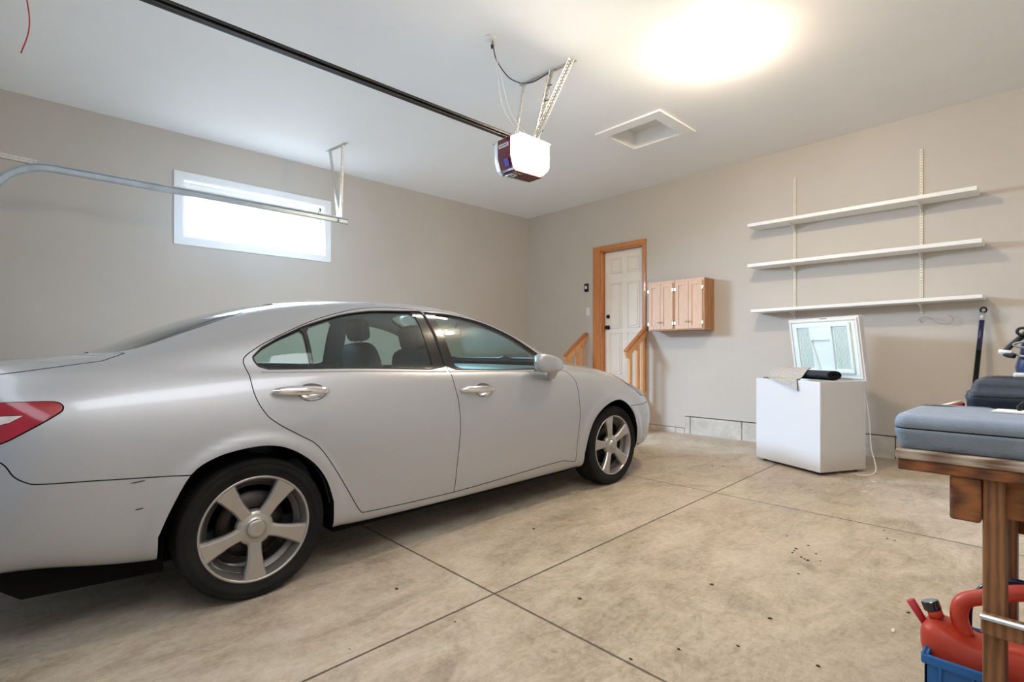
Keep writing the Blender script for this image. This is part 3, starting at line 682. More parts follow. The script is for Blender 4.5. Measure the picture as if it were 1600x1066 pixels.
for side in (1, -1):
    rdoor = panel_mesh('rear_door', {'REAR_DOOR'}, 'silver_paint', car, side)
    fdoor = panel_mesh('front_door', {'FRONT_DOOR'}, 'silver_paint', car, side)
    sx_ = 1.122
    panel_mesh('pillar_cover', {'REAR_DLO'}, 'gloss_black', rdoor, side, gap=.0005, inset=.003, depth=.01)
    panel_mesh('pillar_cover', {'FRONT_DLO'}, 'gloss_black', fdoor, side, gap=.0005, inset=.003, depth=.01)
    panel_mesh('door_window', {'REAR_GLASS'}, 'car_glass', rdoor, side, gap=0, inset=.006, depth=.004, wallmat='black_rubber')
    panel_mesh('quarter_window', {'QUARTER_GLASS'}, 'car_glass', rdoor, side, gap=0, inset=.006, depth=.004, wallmat='black_rubber')
    panel_mesh('door_window', {'FRONT_GLASS'}, 'car_glass', fdoor, side, gap=0, inset=.006, depth=.004, wallmat='black_rubber')
    trimline('window_seal', LN['REAR_DLO'], 'black_rubber', rdoor, side, .0045, -.001, True)
    trimline('window_seal', LN['FRONT_DLO'], 'black_rubber', fdoor, side, .0045, -.001, True)
    # crease line under the windows (bright belt strip)
    trimline('belt_strip', [(.05,7.42),(.3,7.25),(.7,7.2),(1.12,7.25)], 'silver_paint', rdoor, side, .0035, .0005)
    trimline('belt_strip', [(1.16,7.27),(1.5,7.35),(1.9,7.45),(2.22,7.5)], 'silver_paint', fdoor, side, .0035, .0005)
    tl = panel_mesh('tail_light', {'TAIL_LAMP'}, 'red_lens', car, side, gap=.002, lift=.004, depth=.02, wallmat='black_rubber')
    panel_mesh('reversing_lens', {'TAIL_WHITE'}, 'white_lens', tl, side, gap=.0, lift=.003, depth=.02, wallmat='red_lens')
    hl = panel_mesh('headlight', {'HEADLIGHT'}, 'clear_lens', car, side, gap=.003, lift=.001, depth=.02, wallmat='black_rubber')
    for xx, r in ((3.40,.05),(3.60,.045)):
        mb = MB(); p = S3(xx, t_of_z(xx, .72), -.085, side); q = S3(xx, t_of_z(xx, .72), -.02, side)
        mb.cyl(p, q, .02, 20, r*.75)
        mb.build('reflector', 'lamp_reflector', hl)
    panel_mesh('fog_light', {'FOG'}, 'gloss_black', fb, side, inset=.012, depth=.0)
    # door handles: chrome bar over an oval recess
    for dr, xc, zc, tilt in ((rdoor,.215,.944,-.05),(fdoor,1.320,.880,-.05)):
        t0 = t_of_z(xc, zc); base = Vector(S3(xc, t0, 0, side)); n3 = snrm(xc, t0)[0]; nv = Vector((side*n3[1], n3[0], n3[2]))
        ex = Vector(S3(xc+.05, t_of_z(xc+.05, zc), 0, side))-Vector(S3(xc-.05, t_of_z(xc-.05, zc), 0, side)); ex.normalize(); ez = nv.cross(ex).normalized()
        if ez.z < 0: ez = -ez
        def at(u, v, w): return base+ex*u+ez*v+nv*w
        rows = []
        for i in range(17):
            u = -.138+.276*i/16; k = math.sqrt(max(0, 1-(u/.1385)**2)); rr = .004+.0165*k**.7; cz = tilt*u; out = .010+.032*k**.6
            rows.append([at(u, cz+rr*1.1*math.cos(a), out+rr*.7*math.sin(a)) for a in np.linspace(0, 2*PI, 14, endpoint=False)])
        mb = MB(); mb.grid(rows, True); mb.add(rows[0], [tuple(range(14))]); mb.add(rows[-1], [tuple(range(14))[::-1]])
        hd = mb.build('door_handle', 'chrome', dr)
        L = dens(LN['REAR_CUP' if dr is rdoor else 'FRONT_CUP'], .012); cx2 = sum(p[0] for p in L)/len(L); ct2 = sum(p[1] for p in L)/len(L)
        rows = []
        for f, dp in ((1.0,.0003),(.97,-.004),(.85,-.013),(.6,-.022),(.3,-.026),(.02,-.027)):
            rows.append([S3(cx2+(a-cx2)*f, ct2+(b-ct2)*f, dp, side) for a, b in L])
        mb2 = MB(); mb2.grid(rows, True); mb2.build('handle_cup', 'cup_metal', dr)
        if side == 1:
            p = at(-.052, .002, .050); MB().ball(tuple(p), .0055, 10, 6, (.6,1.6,1)).build('keyhole', 'black_rubber', dr)
    # folded mirror
    mx, mz = 1.945, 1.030
    mir = MB(); rows = []
    for i in range(15):
        f = i/14; u = (-.145+.29*f); k = (1-abs(2*f-1)**3.2)**.42 if 0 < f < 1 else .02
        h = (.079 - .030*f)*k; wd_ = (.055-.010*f)*k; cz = mz+.012-.030*f; cw = .925+.018*(1-f)
        ring = []
        for a in np.linspace(0, 2*PI, 20, endpoint=False):
            ca, sa = math.cos(a), math.sin(a); ex_ = .62
            ring.append((side*(cw+wd_*math.copysign(abs(ca)**ex_, ca)), mx+u, cz+h*math.copysign(abs(sa)**ex_, sa)))
        rows.append(ring)
    mir.grid(rows, True); mir.add(rows[0], [tuple(range(20))]); mir.add(rows[-1], [tuple(range(20))[::-1]])
    mo = mir.build('side_mirror', 'silver_paint', car)
    mb = MB(); rows = []
    for f in np.linspace(0, 1, 7):
        cx_ = 1.995+.02*f; zc_ = mz-.055-.060*f; cw = .928-.045*f; w_ = .030-.006*f; l_ = .052-.016*f
        rows.append([(side*(cw+w_*math.cos(a)), cx_+l_*math.sin(a), zc_) for a in np.linspace(0, 2*PI, 16, endpoint=False)])
    mb.grid(rows, True); mb.add(rows[-1], [tuple(range(16))]); mb.build('mirror_foot', 'silver_paint', mo)
    mb = MB(); rows = [[tuple(Vector(p)+Vector((-side*.0, 0, 0))) for p in r] for r in [[(side*(.868), mx-.085, mz-.055),(side*.868, mx+.075, mz-.065),(side*.868, mx+.075, mz+.035),(side*.868, mx-.085, mz+.06)]]]
    mb.add(rows[0], [(0,1,2,3)], False); mb.build('mirror_glass', 'chrome', mo, fix=False)
# small scuffs in the paint on the rear bumper and quarter
for xa, xb, za, r in ((-.475,-.425,.632,.0022),(-.462,-.432,.522,.0022)):
    mb = MB(); mb.tube([S3(x, t_of_z(x, za+(x-xa)*.06), .0008) for x in np.linspace(xa, xb, 5)], [.0004, r, r, r, .0004], 5)
    mb.build('paint_scuff', 'black_rubber', rb)
# rear quarter antenna-free deck: parcel shelf, seats, dashboard
def cushion(mb, c, sx, sy, sz, rot=(0,0,0), e=.35, n=20, m_=12):
    R = Matrix.LocRotScale(Vector(c), __import__('mathutils').Euler(rot), None); rows = []
    def pw(v, e): return math.copysign(abs(v)**e, v)
    for i in range(m_+1):
        t = -PI/2+PI*i/m_; rows.append([tuple(R @ Vector((sx/2*pw(math.cos(t), e)*pw(math.cos(a), e), sy/2*pw(math.cos(t), e)*pw(math.sin(a), e), sz/2*pw(math.sin(t), e)))) for a in np.linspace(0, 2*PI, n, endpoint=False)])
    return mb.grid(rows, True)
for sx_, dz, dy in ((.37, -.035, .02), (-.37, .04, -.02)):
    mb = MB(); cushion(mb, (sx_,1.52,.50), .50,.50,.20, (.10,0,0)); cushion(mb, (sx_,1.22+dy,.85+dz*.6), .48,.16,.66, (.22,0,0), .45)
    st = mb.build('front_seat', 'cabin_cloth', car)
    mb = MB(); cushion(mb, (sx_,1.16+dy,1.255+dz), .27,.11,.175, (.16,0,0), .55)
    for q in (-.05,.05): mb.cyl((sx_+q,1.17+dy,1.12+dz),(sx_+q,1.16+dy,1.24+dz), .006, 8)
    mb.build('headrest', 'cabin_cloth', st)
mb = MB(); cushion(mb, (0,.42,.50), 1.30,.50,.20, (.08,0,0), .35); cushion(mb, (0,.06,.80), 1.30,.18,.52, (.30,0,0), .4)
st = mb.build('rear_seat', 'cabin_cloth', car)
mb = MB(); mb.box(-.64,.64,-.50,.02,.985,1.0); mb.build('parcel_shelf', 'cabin_cloth', car, bevel=.004)
mb = MB(); cushion(mb, (0,2.18,.90), 1.46,.52,.20, (-.06,0,0), .45); cushion(mb, (0,2.02,.72), 1.3,.3,.36, (0,0,0), .4); mb.build('dashboard', 'cabin_trim', car)
mb = MB(); Rw = Matrix.Translation((-.38,1.83,.93)) @ Matrix.Rotation(rad(-62), 4, 'X')
mb.M = Rw; mb.tube([(.185*math.cos(a), .185*math.sin(a), 0) for a in np.linspace(0, 2*PI, 40, endpoint=False)], .015, 10, closed=True)
for a in (0, PI, -PI/2): mb.cyl((0,0,-.01),(.18*math.cos(a),.18*math.sin(a),0), .014, 8)
mb.cyl((0,0,-.04),(0,0,.02), .06, 20); mb.M = Matrix.Identity(4); mb.cyl((-.38,1.84,.92),(-.38,2.05,.82), .03, 12); mb.build('steering_wheel', 'cabin_dark', car)
mb = MB(); mb.box(-.72,.72,-.2,2.2,.27,.31); mb.box(-.10,.10,.5,2.1,.30,.50); mb.build('cabin_floor', 'cabin_dark', car)
mb = MB(); cushion(mb, (0,1.80,1.275), .22,.035,.07, (0,0,0), .5); mb.cyl((0,1.81,1.29),(0,1.84,1.34), .008, 8); mb.build('rear_view_mirror', 'cabin_dark', car)

# wheels
TR = .324; RR = .2435
def make_wheel():
    w = bpy.data.objects.new('wheel', None); C.objects.link(w); w.empty_display_size = .1
    # local frame: wheel axis = +x is the outer face, radius in y-z
    prof = [(RR-.012,-.20),(RR-.004,-.212),(RR+.01,-.217),(RR+.03,-.221),(TR-.022,-.214),(TR-.008,-.203),(TR-.001,-.190)]
    for k in range(4):
        x0 = -.178+k*.040; prof += [(TR,x0),(TR,x0+.030),(TR-.007,x0+.032),(TR-.007,x0+.038)]
    prof += [(TR,-.020),(TR-.004,-.011),(TR-.013,-.003),(TR-.022,.0015),(TR-.0225,-.001),(TR-.030,.0035),(RR+.030,.0052),(RR+.0295,.0035),(RR+.010,.0015),(RR+.004,-.002),(RR-.004,-.006),(RR-.012,-.014)]
    MB().lathe(prof, 96, 'x').build('tire', 'tyre_rubber', w)
    r = MB().lathe([(RR-.004,-.012),(RR+.0015,-.004),(RR,-.0005),(RR-.006,.0005),(RR-.0105,-.003),(RR-.013,-.010),(RR-.016,-.022),(RR-.024,-.040),(RR-.030,-.20),(RR-.012,-.205)], 96, 'x')
    rim = r.build('rim', 'wheel_silver', w)
    MB().lathe([(RR-.028,-.055),(RR-.034,-.058),(RR-.036,-.064),(RR-.052,-.068),(RR-.053,-.085),(RR-.040,-.09)], 96, 'x').build('rim_step', 'wheel_barrel', w)
    for k in range(5):
        a0 = 2*PI*k/5; mb = MB(); rows = []
        st = [(.052,.037,-.020),(.075,.0315,-.017),(.10,.030,-.013),(.13,.0315,-.010),(.165,.037,-.0075),(.20,.0435,-.0055),(RR-.012,.0525,-.004)]
        for rr_, hw, dp in st:
            sec = [(-hw,-.040),(-hw,dp-.010),(-hw+.007,dp-.0015),(-hw+.012,dp),(hw-.012,dp),(hw-.007,dp-.0015),(hw,dp-.010),(hw,-.040)]
            rows.append([(d_, rr_*math.cos(a0)-t_*math.sin(a0), rr_*math.sin(a0)+t_*math.cos(a0)) for t_, d_ in sec])
        mb.grid(rows, False, smooth=False); mb.build('spoke', 'wheel_silver', w, bevel=.002, ang=50)
    hub = MB().lathe([(.085,-.05),(.083,-.030),(.075,-.021),(.060,-.016),(.044,-.014),(.042,-.010),(.040,-.004),(.036,-.0005),(.030,0),(0,0)], 48, 'x').build('hub', 'wheel_silver', w)
    MB().lathe([(.031,-.001),(.030,.0012),(.027,.0012),(.025,-.0005),(0,-.0008)], 40, 'x').build('hub_cap', 'wheel_cap', w)
    for k in range(5):
        mb = MB(); a0 = 2*PI*(k+.5)/5; mb.cyl((-.045,.060*math.cos(a0),.060*math.sin(a0)),(-.019,.060*math.cos(a0),.060*math.sin(a0)), .011, 10); mb.build('lug_nut', 'wheel_barrel', w)
    pass
    mb = MB(); mb.lathe([(.055,-.095),(.150,-.095),(.150,-.118),(.055,-.118)], 64, 'x', closed=True); mb.cyl((-.16,0,0),(-.03,0,0), .055, 24); mb.build('brake_disc', 'brake_metal', w)
    mb = MB(); rows = []
    for rr_, x_ in ((.085,-.07),(.16,-.07),(.165,-.085),(.165,-.135),(.085,-.135)):
        rows.append([(x_, rr_*math.cos(a), rr_*math.sin(a)) for a in np.linspace(rad(150), rad(205), 10)])
    mb.grid(rows+[rows[0]]); mb.build('brake_caliper', 'brake_metal', w)
    return w
def dup_children(src, dst):
    for ch in list(src.children):
        c = ch.copy(); C.objects.link(c); c.parent = dst
        for g in ch.children:
            q = g.copy(); C.objects.link(q); q.parent = c
w0 = make_wheel()
spots = [(.880,0,rad(-92),0),(.880,2.776,rad(101),0),(-.880,0,rad(30),PI),(-.880,2.776,rad(10),PI)]
for k, (wx, wy, ph, rz) in enumerate(spots):
    if k == 0: w = w0
    else: w = w0.copy(); C.objects.link(w); dup_children(w0, w)
    w.parent = car; w.location = (wx, wy, TR); w.rotation_euler = (ph, 0, rz)
# ---------------------------------------------------------------- ceiling: hatch, lamp, opener, track
simple('white_trim', srgb(238,236,231), .45, var=.01)
simple('hatch_board', srgb(214,208,198), .6, var=.03)
t = thing('attic_hatch', 'white framed square attic hatch set in the ceiling', 'hatch', (-2.955, 4.63, ZC))
mb = MB(); o0, o1, p0, p1 = -.375, .375, -.345, .342; i0, i1, q0, q1 = HX0+2.955, HX1+2.955, HY0-4.63, HY1-4.63
for x0, x1, y0, y1 in ((o0,o1,p0,q0+.002),(o0,o1,q1-.002,p1),(o0,i0+.002,q0,q1),(i1-.002,o1,q0,q1)): mb.box(x0,x1,y0,y1,-.018,0)
mb.build('frame', 'white_trim', t, bevel=.003)
mb = MB()
for x0, x1, y0, y1 in ((i0,i1,q0,q0+.012),(i0,i1,q1-.012,q1),(i0,i0+.012,q0,q1),(i1-.012,i1,q0,q1)): mb.box(x0,x1,y0,y1,-.004,.24)
mb.build('liner', 'white_trim', t)
MB().box(i0-.02,i1+.02,q0-.02,q1+.02,.15,.165).build('hatch_panel', 'hatch_board', t)

emis('bulb_glow', (1,.82,.60,1), W_BULB); simple('porcelain', (.85,.84,.8,1), .25, coat=.3, var=.02)
t = thing('ceiling_lamp', 'bright glowing round lamp mounted flush on the ceiling', 'lamp', (-1.775, 3.736, ZC))
MB().lathe([(0,0),(.070,0),(.071,-.006),(.062,-.016),(.050,-.022),(0,-.022)], 48, 'z').build('lamp_base', 'porcelain', t)
MB().lathe([(.046,-.022),(.062,-.032),(.076,-.050),(.080,-.066),(.076,-.082),(.060,-.097),(.034,-.106),(0,-.109)], 48, 'z').build('lamp_globe', 'bulb_glow', t)

simple('galvanized', srgb(208,206,200), .38, .55, var=.1, scale=30)
simple('track_steel', srgb(176,186,192), .35, .7, var=.08, scale=8)
simple('rail_dark', srgb(58,56,54), .4, .5, var=.15)
simple('maroon_plastic', srgb(96,20,38), .25, coat=.5, var=.1)
simple('brown_plastic', srgb(86,34,24), .35, var=.1)
simple('grey_plastic', srgb(150,150,150), .45, var=.05)
simple('white_plastic', srgb(225,224,220), .4, var=.02)
emis('lens_glow', (1,.93,.80,1), W_LENS); emis('lens_dim', (1,.95,.88,1), .03); MATS['lens_dim'].node_tree.nodes['Principled BSDF'].inputs['Base Color'].default_value = (.42,.42,.41,1)
simple('led_blue', srgb(70,62,150), .3, var=0)
def angle_iron(mb, p0, p1, w=.032, th=.0025, up=(0,1,0), pitch=.028):
    """perforated angle: two flanges, each made of rungs around its row of slots"""
    p0 = Vector(p0); p1 = Vector(p1); d = p1-p0; L = d.length; d.normalize(); u = Vector(up); u = (u-d*u.dot(d)).normalized(); v = d.cross(u)
    for a, b in ((u, v), (v, u)):
        for q0_, q1_ in ((0, w*.36), (w*.66, w)):
            m0 = a*((q0_+q1_)/2)
            mb.beam(p0+m0, p1+m0, (q1_-q0_), th, b)
        k = 0.0
        while k < L-.006:
            c_ = p0+d*k; mb.beam(c_+a*w*.5, c_+d*.010+a*w*.5, w*.34, th, b); k += pitch
t = thing('garage_door_opener', 'ceiling hung garage door opener with maroon front and glowing white lenses', 'opener', (-2.87, 2.785, 2.64))
def loc(x, y, z): return (x+2.87, y-2.785, z-2.64)
mb = MB(); prof = []   # chassis: maroon front and brown underside between the two lenses
side = [(-.178,.118),(-.178,-.02),(-.150,-.112),(-.120,-.135),(.150,-.128),(.172,-.09),(.172,.118)]
mb.prism(side, -.072, .072, 'x'); mb.build('housing', 'brown_plastic', t, bevel=.006)
mb = MB(); mb.prism([(-.186,.112),(-.186,-.028),(-.158,-.115),(-.128,-.140),(-.120,-.134),(-.150,-.108),(-.176,-.02),(-.176,.112)], -.070, .070, 'x'); mb.build('front_panel', 'maroon_plastic', t, bevel=.004)
mb = MB(); mb.box(-.052,.052,-.1885,-.1865,.045,.072); mb.build('badge', 'white_plastic', t)
mb = MB()
for q in range(7): mb.box(-.045+q*.013,-.037+q*.013,-.1895,-.1883,.052,.066)
mb.build('badge_lettering', 'maroon_plastic', t)
MB().prism([(-.1845,-.045),(-.168,-.095),(-.170,-.098),(-.1880,-.045)], .0, .045, 'x').build('learn_panel', 'led_blue', t)
mb = MB(); mb.box(-.060,.060,-.150,-.055,-.1465,-.138); mb.build('warning_plate', 'rail_dark', t, bevel=.004)
mb = MB(); mb.tube([(-.035,-.135,-.148),(.035,-.135,-.148),(.035,-.085,-.148),(-.035,-.085,-.148)], .006, 6, closed=True); mb.box(-.012,.012,-.115,-.105,-.149,-.146); mb.build('warning_symbol', 'white_plastic', t)
for sd, mat, wd_ in ((1,'lens_glow',.088),(-1,'lens_dim',.070)):
    rows = []
    for i in range(9):
        a = PI/2*i/8; x = .070+wd_*math.sin(a); k = .80+.20*math.cos(a)
        rows.append([(sd*x, y*(k), z*(k if z < .05 else 1)-.002) for y, z in [(-.178,.112),(-.178,-.03),(-.150,-.105),(-.115,-.125),(.130,-.118),(.165,-.085),(.172,.0),(.165,.112)]])
    mb = MB(); mb.grid(rows, True); mb.add(rows[-1], [tuple(range(8))]); mb.build('light_lens', mat, t, bevel=.006, ang=30)
mb = MB(); mb.box(-.150,.150,-.172,.168,.111,.122); mb.build('top_plate', 'galvanized', t)  # plate widened to block the lens light from the ceiling
mb = MB(); mb.box(-.022,.022,-3.25,-.02,.150,.154); mb.box(-.002,.002,-3.25,-.02,.122,.150); mb.box(-.019,.019,-3.25,-.02,.122,.126); mb.box(-.022,-.019,-3.25,-.02,.138,.154); mb.box(.019,.022,-3.25,-.02,.138,.154)
mb.build('rail', 'rail_dark', t)
mb = MB(); mb.box(-.024,.024,-.06,.10,.121,.16); mb.build('rail_bracket', 'galvanized', t)
mb = MB(); angle_iron(mb, loc(-3.155,3.035,ZC-.004), loc(-2.585,3.075,ZC-.004), .034, .0025, (0,1,0)); mb.build('ceiling_angle', 'galvanized', t)
mb = MB(); angle_iron(mb, loc(-3.105,3.03,ZC-.01), loc(-3.00,2.80,2.765), .032, .0025, (0,1,0)); mb.build('hanger', 'galvanized', t)
mb = MB(); angle_iron(mb, loc(-2.605,3.06,ZC-.01), loc(-2.775,2.83,2.765), .032, .0025, (1,0,0)); mb.build('hanger', 'galvanized', t)
mb = MB(); angle_iron(mb, loc(-2.80,3.05,ZC-.02), loc(-2.79,2.86,2.765), .026, .0025, (1,0,0)); mb.build('hanger_brace', 'galvanized', t)
simple('cord_black', (.02,.02,.02,1), .5, var=0); simple('cord_white', srgb(226,222,212), .5, var=0)
def cpath(P, k=8):
    P = [Vector(p) for p in P]; P = [P[0]*2-P[1]]+P+[P[-1]*2-P[-2]]; o = []
    for i in range(1, len(P)-2):
        p0, p1, p2, p3 = P[i-1:i+3]
        for q in range(k):
            s_ = q/k; o.append(.5*((2*p1)+(p2-p0)*s_+(2*p0-5*p1+4*p2-p3)*s_*s_+(3*p1-p0-3*p2+p3)*s_**3))
    o.append(P[-2]); return o
mb = MB(); pts = cpath([loc(-2.83,2.455,3.385),loc(-2.86,2.52,3.30),loc(-2.93,2.70,3.27),loc(-3.02,2.90,3.33),loc(-3.09,3.02,3.395),loc(-2.98,3.035,3.372),loc(-2.82,3.05,3.392)])
mb.tube(pts, .0045, 8)
hel = []
for i in range(90):
    f_ = i/89; c_ = Vector((-2.80,3.05,3.39)).lerp(Vector((-2.79,2.87,2.79)), f_); a = f_*2*PI*4.5; r_ = .034*(1 if f_ < .85 else 1.4); hel.append(loc(c_.x+r_*math.cos(a), c_.y+.3*r_*math.sin(a), c_.z+.7*r_*math.sin(a)))
mb.tube(hel, .004, 6); mb.build('power_cord', 'cord_black', t)
mb = MB(); mb.lathe([(0,0),(.012,.002),(.014,.02),(.010,.045),(.004,.06)], 12, 'z', loc(-2.83,2.455,3.345)); mb.build('plug', 'cord_black', t)
mb = MB(); mb.tube(cpath([loc(-2.82,2.43,3.405),loc(-2.84,2.50,3.22),loc(-2.86,2.58,2.98),loc(-2.84,2.72,2.83),loc(-2.78,2.86,2.78)]), .0026, 6); mb.build('sensor_wire', 'cord_white', t)
mb = MB(); mb.tube(cpath([loc(-2.815,2.44,3.405),loc(-2.825,2.52,3.20),loc(-2.82,2.63,2.93),loc(-2.78,2.75,2.80),loc(-2.72,2.90,2.76)]), .0022, 6); mb.build('sensor_wire', 'cord_white', t)
# trolley with its red pull cord near the door end of the rail
mb = MB(); mb.box(-.03,.03,-2.86,-2.72,.092,.125); mb.build('trolley', 'rail_dark', t, bevel=.004)
simple('red_cord', srgb(150,20,28), .7, var=.1)
mb = MB(); mb.tube(cpath([(0,-2.79,.10),(0,-2.785,-.03),(0,-2.775,-.13),(0,-2.780,-.20),(0,-2.800,-.28)]), .0025, 6); mb.build('pull_cord', 'red_cord', t)
for x_, y_, z_ in ():
    pass
tag(MB().lathe([(0,0),(.045,0),(.045,-.004),(.040,-.008),(0,-.008)], 24, 'z').build('ceiling_outlet', 'white_plastic', loc=(-2.83,2.43,ZC)), 'small white outlet on the ceiling where the opener cord plugs in', 'outlet')

# overhead door track along the left wall
t = thing('door_track', 'galvanized overhead door track hanging beside the left wall', 'track', (-5.44, 2.60, 2.60))
def ltk(y, z): return (y-2.60, z-2.60)
path = [ltk(2.60,2.60), ltk(.16,2.60)]; R_ = .36
for i in range(1, 13):
    a = PI/2*i/12; path.append(ltk(.16-R_*math.sin(a), 2.60-R_+R_*math.cos(a)))
path.append(ltk(-.20,.25))
sec = [(-.010,-.031),(.012,-.031),(.014,-.026),(.012,-.021),(-.006,-.021),(-.008,-.018),(-.008,.018),(-.006,.021),(.012,.021),(.014,.026),(.012,.031),(-.010,.031)]
rows = []
for i, (y, z) in enumerate(path):
    a = path[max(i-1,0)]; b = path[min(i+1,len(path)-1)]; ty, tz = b[0]-a[0], b[1]-a[1]; l = math.hypot(ty, tz); ny, nz = -tz/l, ty/l
    rows.append([(s_[0], y+ny*s_[1], z+nz*s_[1]) for s_ in sec])
mb = MB(); mb.grid(rows, True, False); mb.build('channel', 'track_steel', t)
mb = MB(); mb.M = Matrix.Identity(4); mb.beam((-.014,.0,.036),(-.014,-2.10,.036), .004, .012); mb.build('stiffener', 'galvanized', t)
mb = MB(); angle_iron(mb, (-.014, -2.54, .012),(-.014, -3.08,.030), .034,.003,(0,0,1)); mb.build('rear_brace', 'galvanized', t)
mb = MB(); angle_iron(mb, (-.235,-.150,ZC-2.60-.004),(.150,-.095,ZC-2.60-.004), .034,.003,(0,1,0)); mb.build('ceiling_angle', 'galvanized', t)
mb = MB(); angle_iron(mb, (-.175,-.14,ZC-2.60-.01),(.0,-.12,.02), .030,.003,(0,1,0)); mb.build('hanger', 'galvanized', t)
mb = MB(); angle_iron(mb, (.075,-.11,ZC-2.60-.01),(.002,-.10,.02), .034,.003,(0,1,0)); mb.build('hanger', 'galvanized', t)
mb = MB(); [mb.cyl((.0,y,.0),(.018,y,.0), .011, 10) for y in (-.10,)]; mb.build('bolt', 'galvanized', t)

# ---------------------------------------------------------------- far wall: controls, cabinets, stairs, shelving
t = thing('door_control', 'black wall button for the garage door, above the light switch', 'switch', (-4.968,YF,2.13))
MB().box(-.036,.036,-.026,0,-.062,.062).build('housing', 'black_metal', t, bevel=.012, seg=3)
MB().box(-.018,.018,-.030,-.024,-.02,.026).build('button', 'white_plastic', t, bevel=.004)
t = thing('light_switch', 'white double light switch beside the wood door casing', 'switch', (-4.948,YF,1.77))
MB().box(-.036,.036,-.006,0,-.058,.058).build('plate', 'white_plastic', t, bevel=.003)
for q in (.018,-.018):
    MB().box(-.008,.008,-.012,-.005,q-.010,q+.010).build('toggle', 'porcelain', t, bevel=.002)

wood('oak_pale', srgb(222,188,160), srgb(203,164,133), .5, (20,20,2.0), False)
wood('oak_side', srgb(186,138,92), srgb(160,108,66), .5, (20,20,2.0), True)
simple('brass_hinge', srgb(232,222,196), .3, .5, var=0)
def cabinet(x0, x1, label):
    z0, z1, yf = 1.432, 2.058, 5.955
    cx_ = (x0+x1)/2; w = thing('wall_cabinet', label, 'cabinet', (cx_,YF,z0), group='pine wall cabinets beside the door'); hw = (x1-x0)/2; D = YF-yf; H = z1-z0
    for xa_ in (-hw, hw-.018): MB().box(xa_,xa_+.018,-D,0,0,H).build('side_panel', 'oak_side', w, bevel=.001)
    mb = MB(); mb.box(-hw+.018,hw-.018,-D+.004,0,.0,.016); mb.box(-hw+.018,hw-.018,-D+.004,0,H-.05,H-.034); mb.box(-hw+.018,hw-.018,-.01,0,.016,H-.05); mb.build('carcass', 'oak_side', w)
    mb = MB(); mb.box(-hw,-hw+.03,-D-.018,-D,0,H); mb.box(hw-.03,hw,-D-.018,-D,0,H); mb.box(-hw+.03,hw-.03,-D-.018,-D,H-.045,H-.0); mb.box(-hw+.03,hw-.03,-D-.018,-D,0,.022); mb.build('face_frame', 'oak_pale', w, bevel=.001)
    dw = hw-.020
    for k, s_ in enumerate((-1, 1)):
        a, b = (-hw+.016, -.002) if s_ < 0 else (.002, hw-.016)
        mb = MB(); yb = -D-.020; zt = H-.030; zb = .012; r_ = .042
        mb.box(a,b,yb-.012,yb,zb,zt)
        for q in ((a,a+r_,zb,zt),(b-r_,b,zb,zt),(a+r_,b-r_,zt-r_*1.1,zt),(a+r_,b-r_,zb,zb+r_*1.1)): mb.box(q[0],q[1],yb-.021,yb-.010,q[2],q[3])
        d_ = mb.build('door', 'oak_pale', w, bevel=.002)
        kx = (b-.018) if s_ < 0 else (a+.018)
        MB().lathe([(0,-.028),(.010,-.027),(.013,-.021),(.010,-.015),(.005,-.011),(.006,0)], 16, 'y', (kx, yb-.020, .105)).build('knob', 'chrome', d_)
        hx_ = a-.004 if s_ < 0 else b+.004
        for zz in (.085, H-.12): MB().box(hx_-.012,hx_+.012,yb-.025,yb-.002,zz-.02,zz+.02).build('hinge', 'brass_hinge', d_, bevel=.003)
    return w
cabinet(-3.738,-3.366, 'pale pine two door wall cabinet next to the door casing')
cabinet(-3.360,-2.978, 'pale pine two door wall cabinet, the one farther from the door')

wood('pine_rail', srgb(196,128,74), srgb(160,92,48), .45, (18,18,3), False, .15)
wood('pine_light', srgb(226,172,118), srgb(204,144,90), .5, (18,18,3), False)
wood('pine_stair', srgb(206,160,112), srgb(176,126,82), .6, (10,10,10), False)
t = thing('staircase', 'wooden steps rising to the white house door, behind the car', 'stairs', (-4.45, 5.75, fz(5.75)))
base = fz(5.75)
for k, (ya, yb_, zt) in enumerate(((-.55,-.28,.165),(-.28,.0,.30),(.0,.45,.435))):
    mb = MB(); mb.box(-.432,.432,ya-.02,yb_ if k < 2 else .449,zt-.035,zt); mb.build('tread', 'pine_stair', t, bevel=.006)
    mb = MB(); mb.box(-.43,.43,ya,ya+.02,zt-.135,zt-.035); mb.build('riser', 'pine_stair', t)
for sx_ in (-.455,.455):
    mb = MB(); mb.prism([(-.56,-.006),(.45,.01),(.45,.46),(-.02,.46),(-.56,.16)], sx_-.02, sx_+.02, 'x'); mb.build('stringer', 'pine_light', t, bevel=.004)
mb = MB(); mb.box(-.43,.43,.02,.449,.435,.515); mb.build('top_step', 'pine_stair', t)
def railing(x, ya, za, yb_, zb, bal, label):
    r = thing('stair_railing', label, 'railing', (x, (ya+yb_)/2, 1.0)); my = (ya+yb_)/2; m_ = (zb-za)/(yb_-ya)
    mb = MB(); mb.beam((0,ya-my,za-1.0),(0,yb_-my,zb-1.0), .062, .034, (0,0,1)); mb.build('handrail', 'pine_rail', r, bevel=.008, seg=3)
    mb = MB(); mb.beam((0,ya-my+.015,za-1.0-.060),(0,yb_-my,zb-1.0-.064), .036, .080, (0,0,1)); mb.build('lower_rail', 'pine_light', r, bevel=.004)
    for k, (yy, bot) in enumerate(bal):
        zt = za+(yy-ya)*m_-.09
        mb = MB(); mb.box(-.045 if k == len(bal)-1 else -.019,-.045+.038 if k == len(bal)-1 else .019,yy-my-.030,yy-my+.030,bot-1.0,zt-1.0+.035); mb.build('baluster', 'pine_light', r, bevel=.004)
    return r
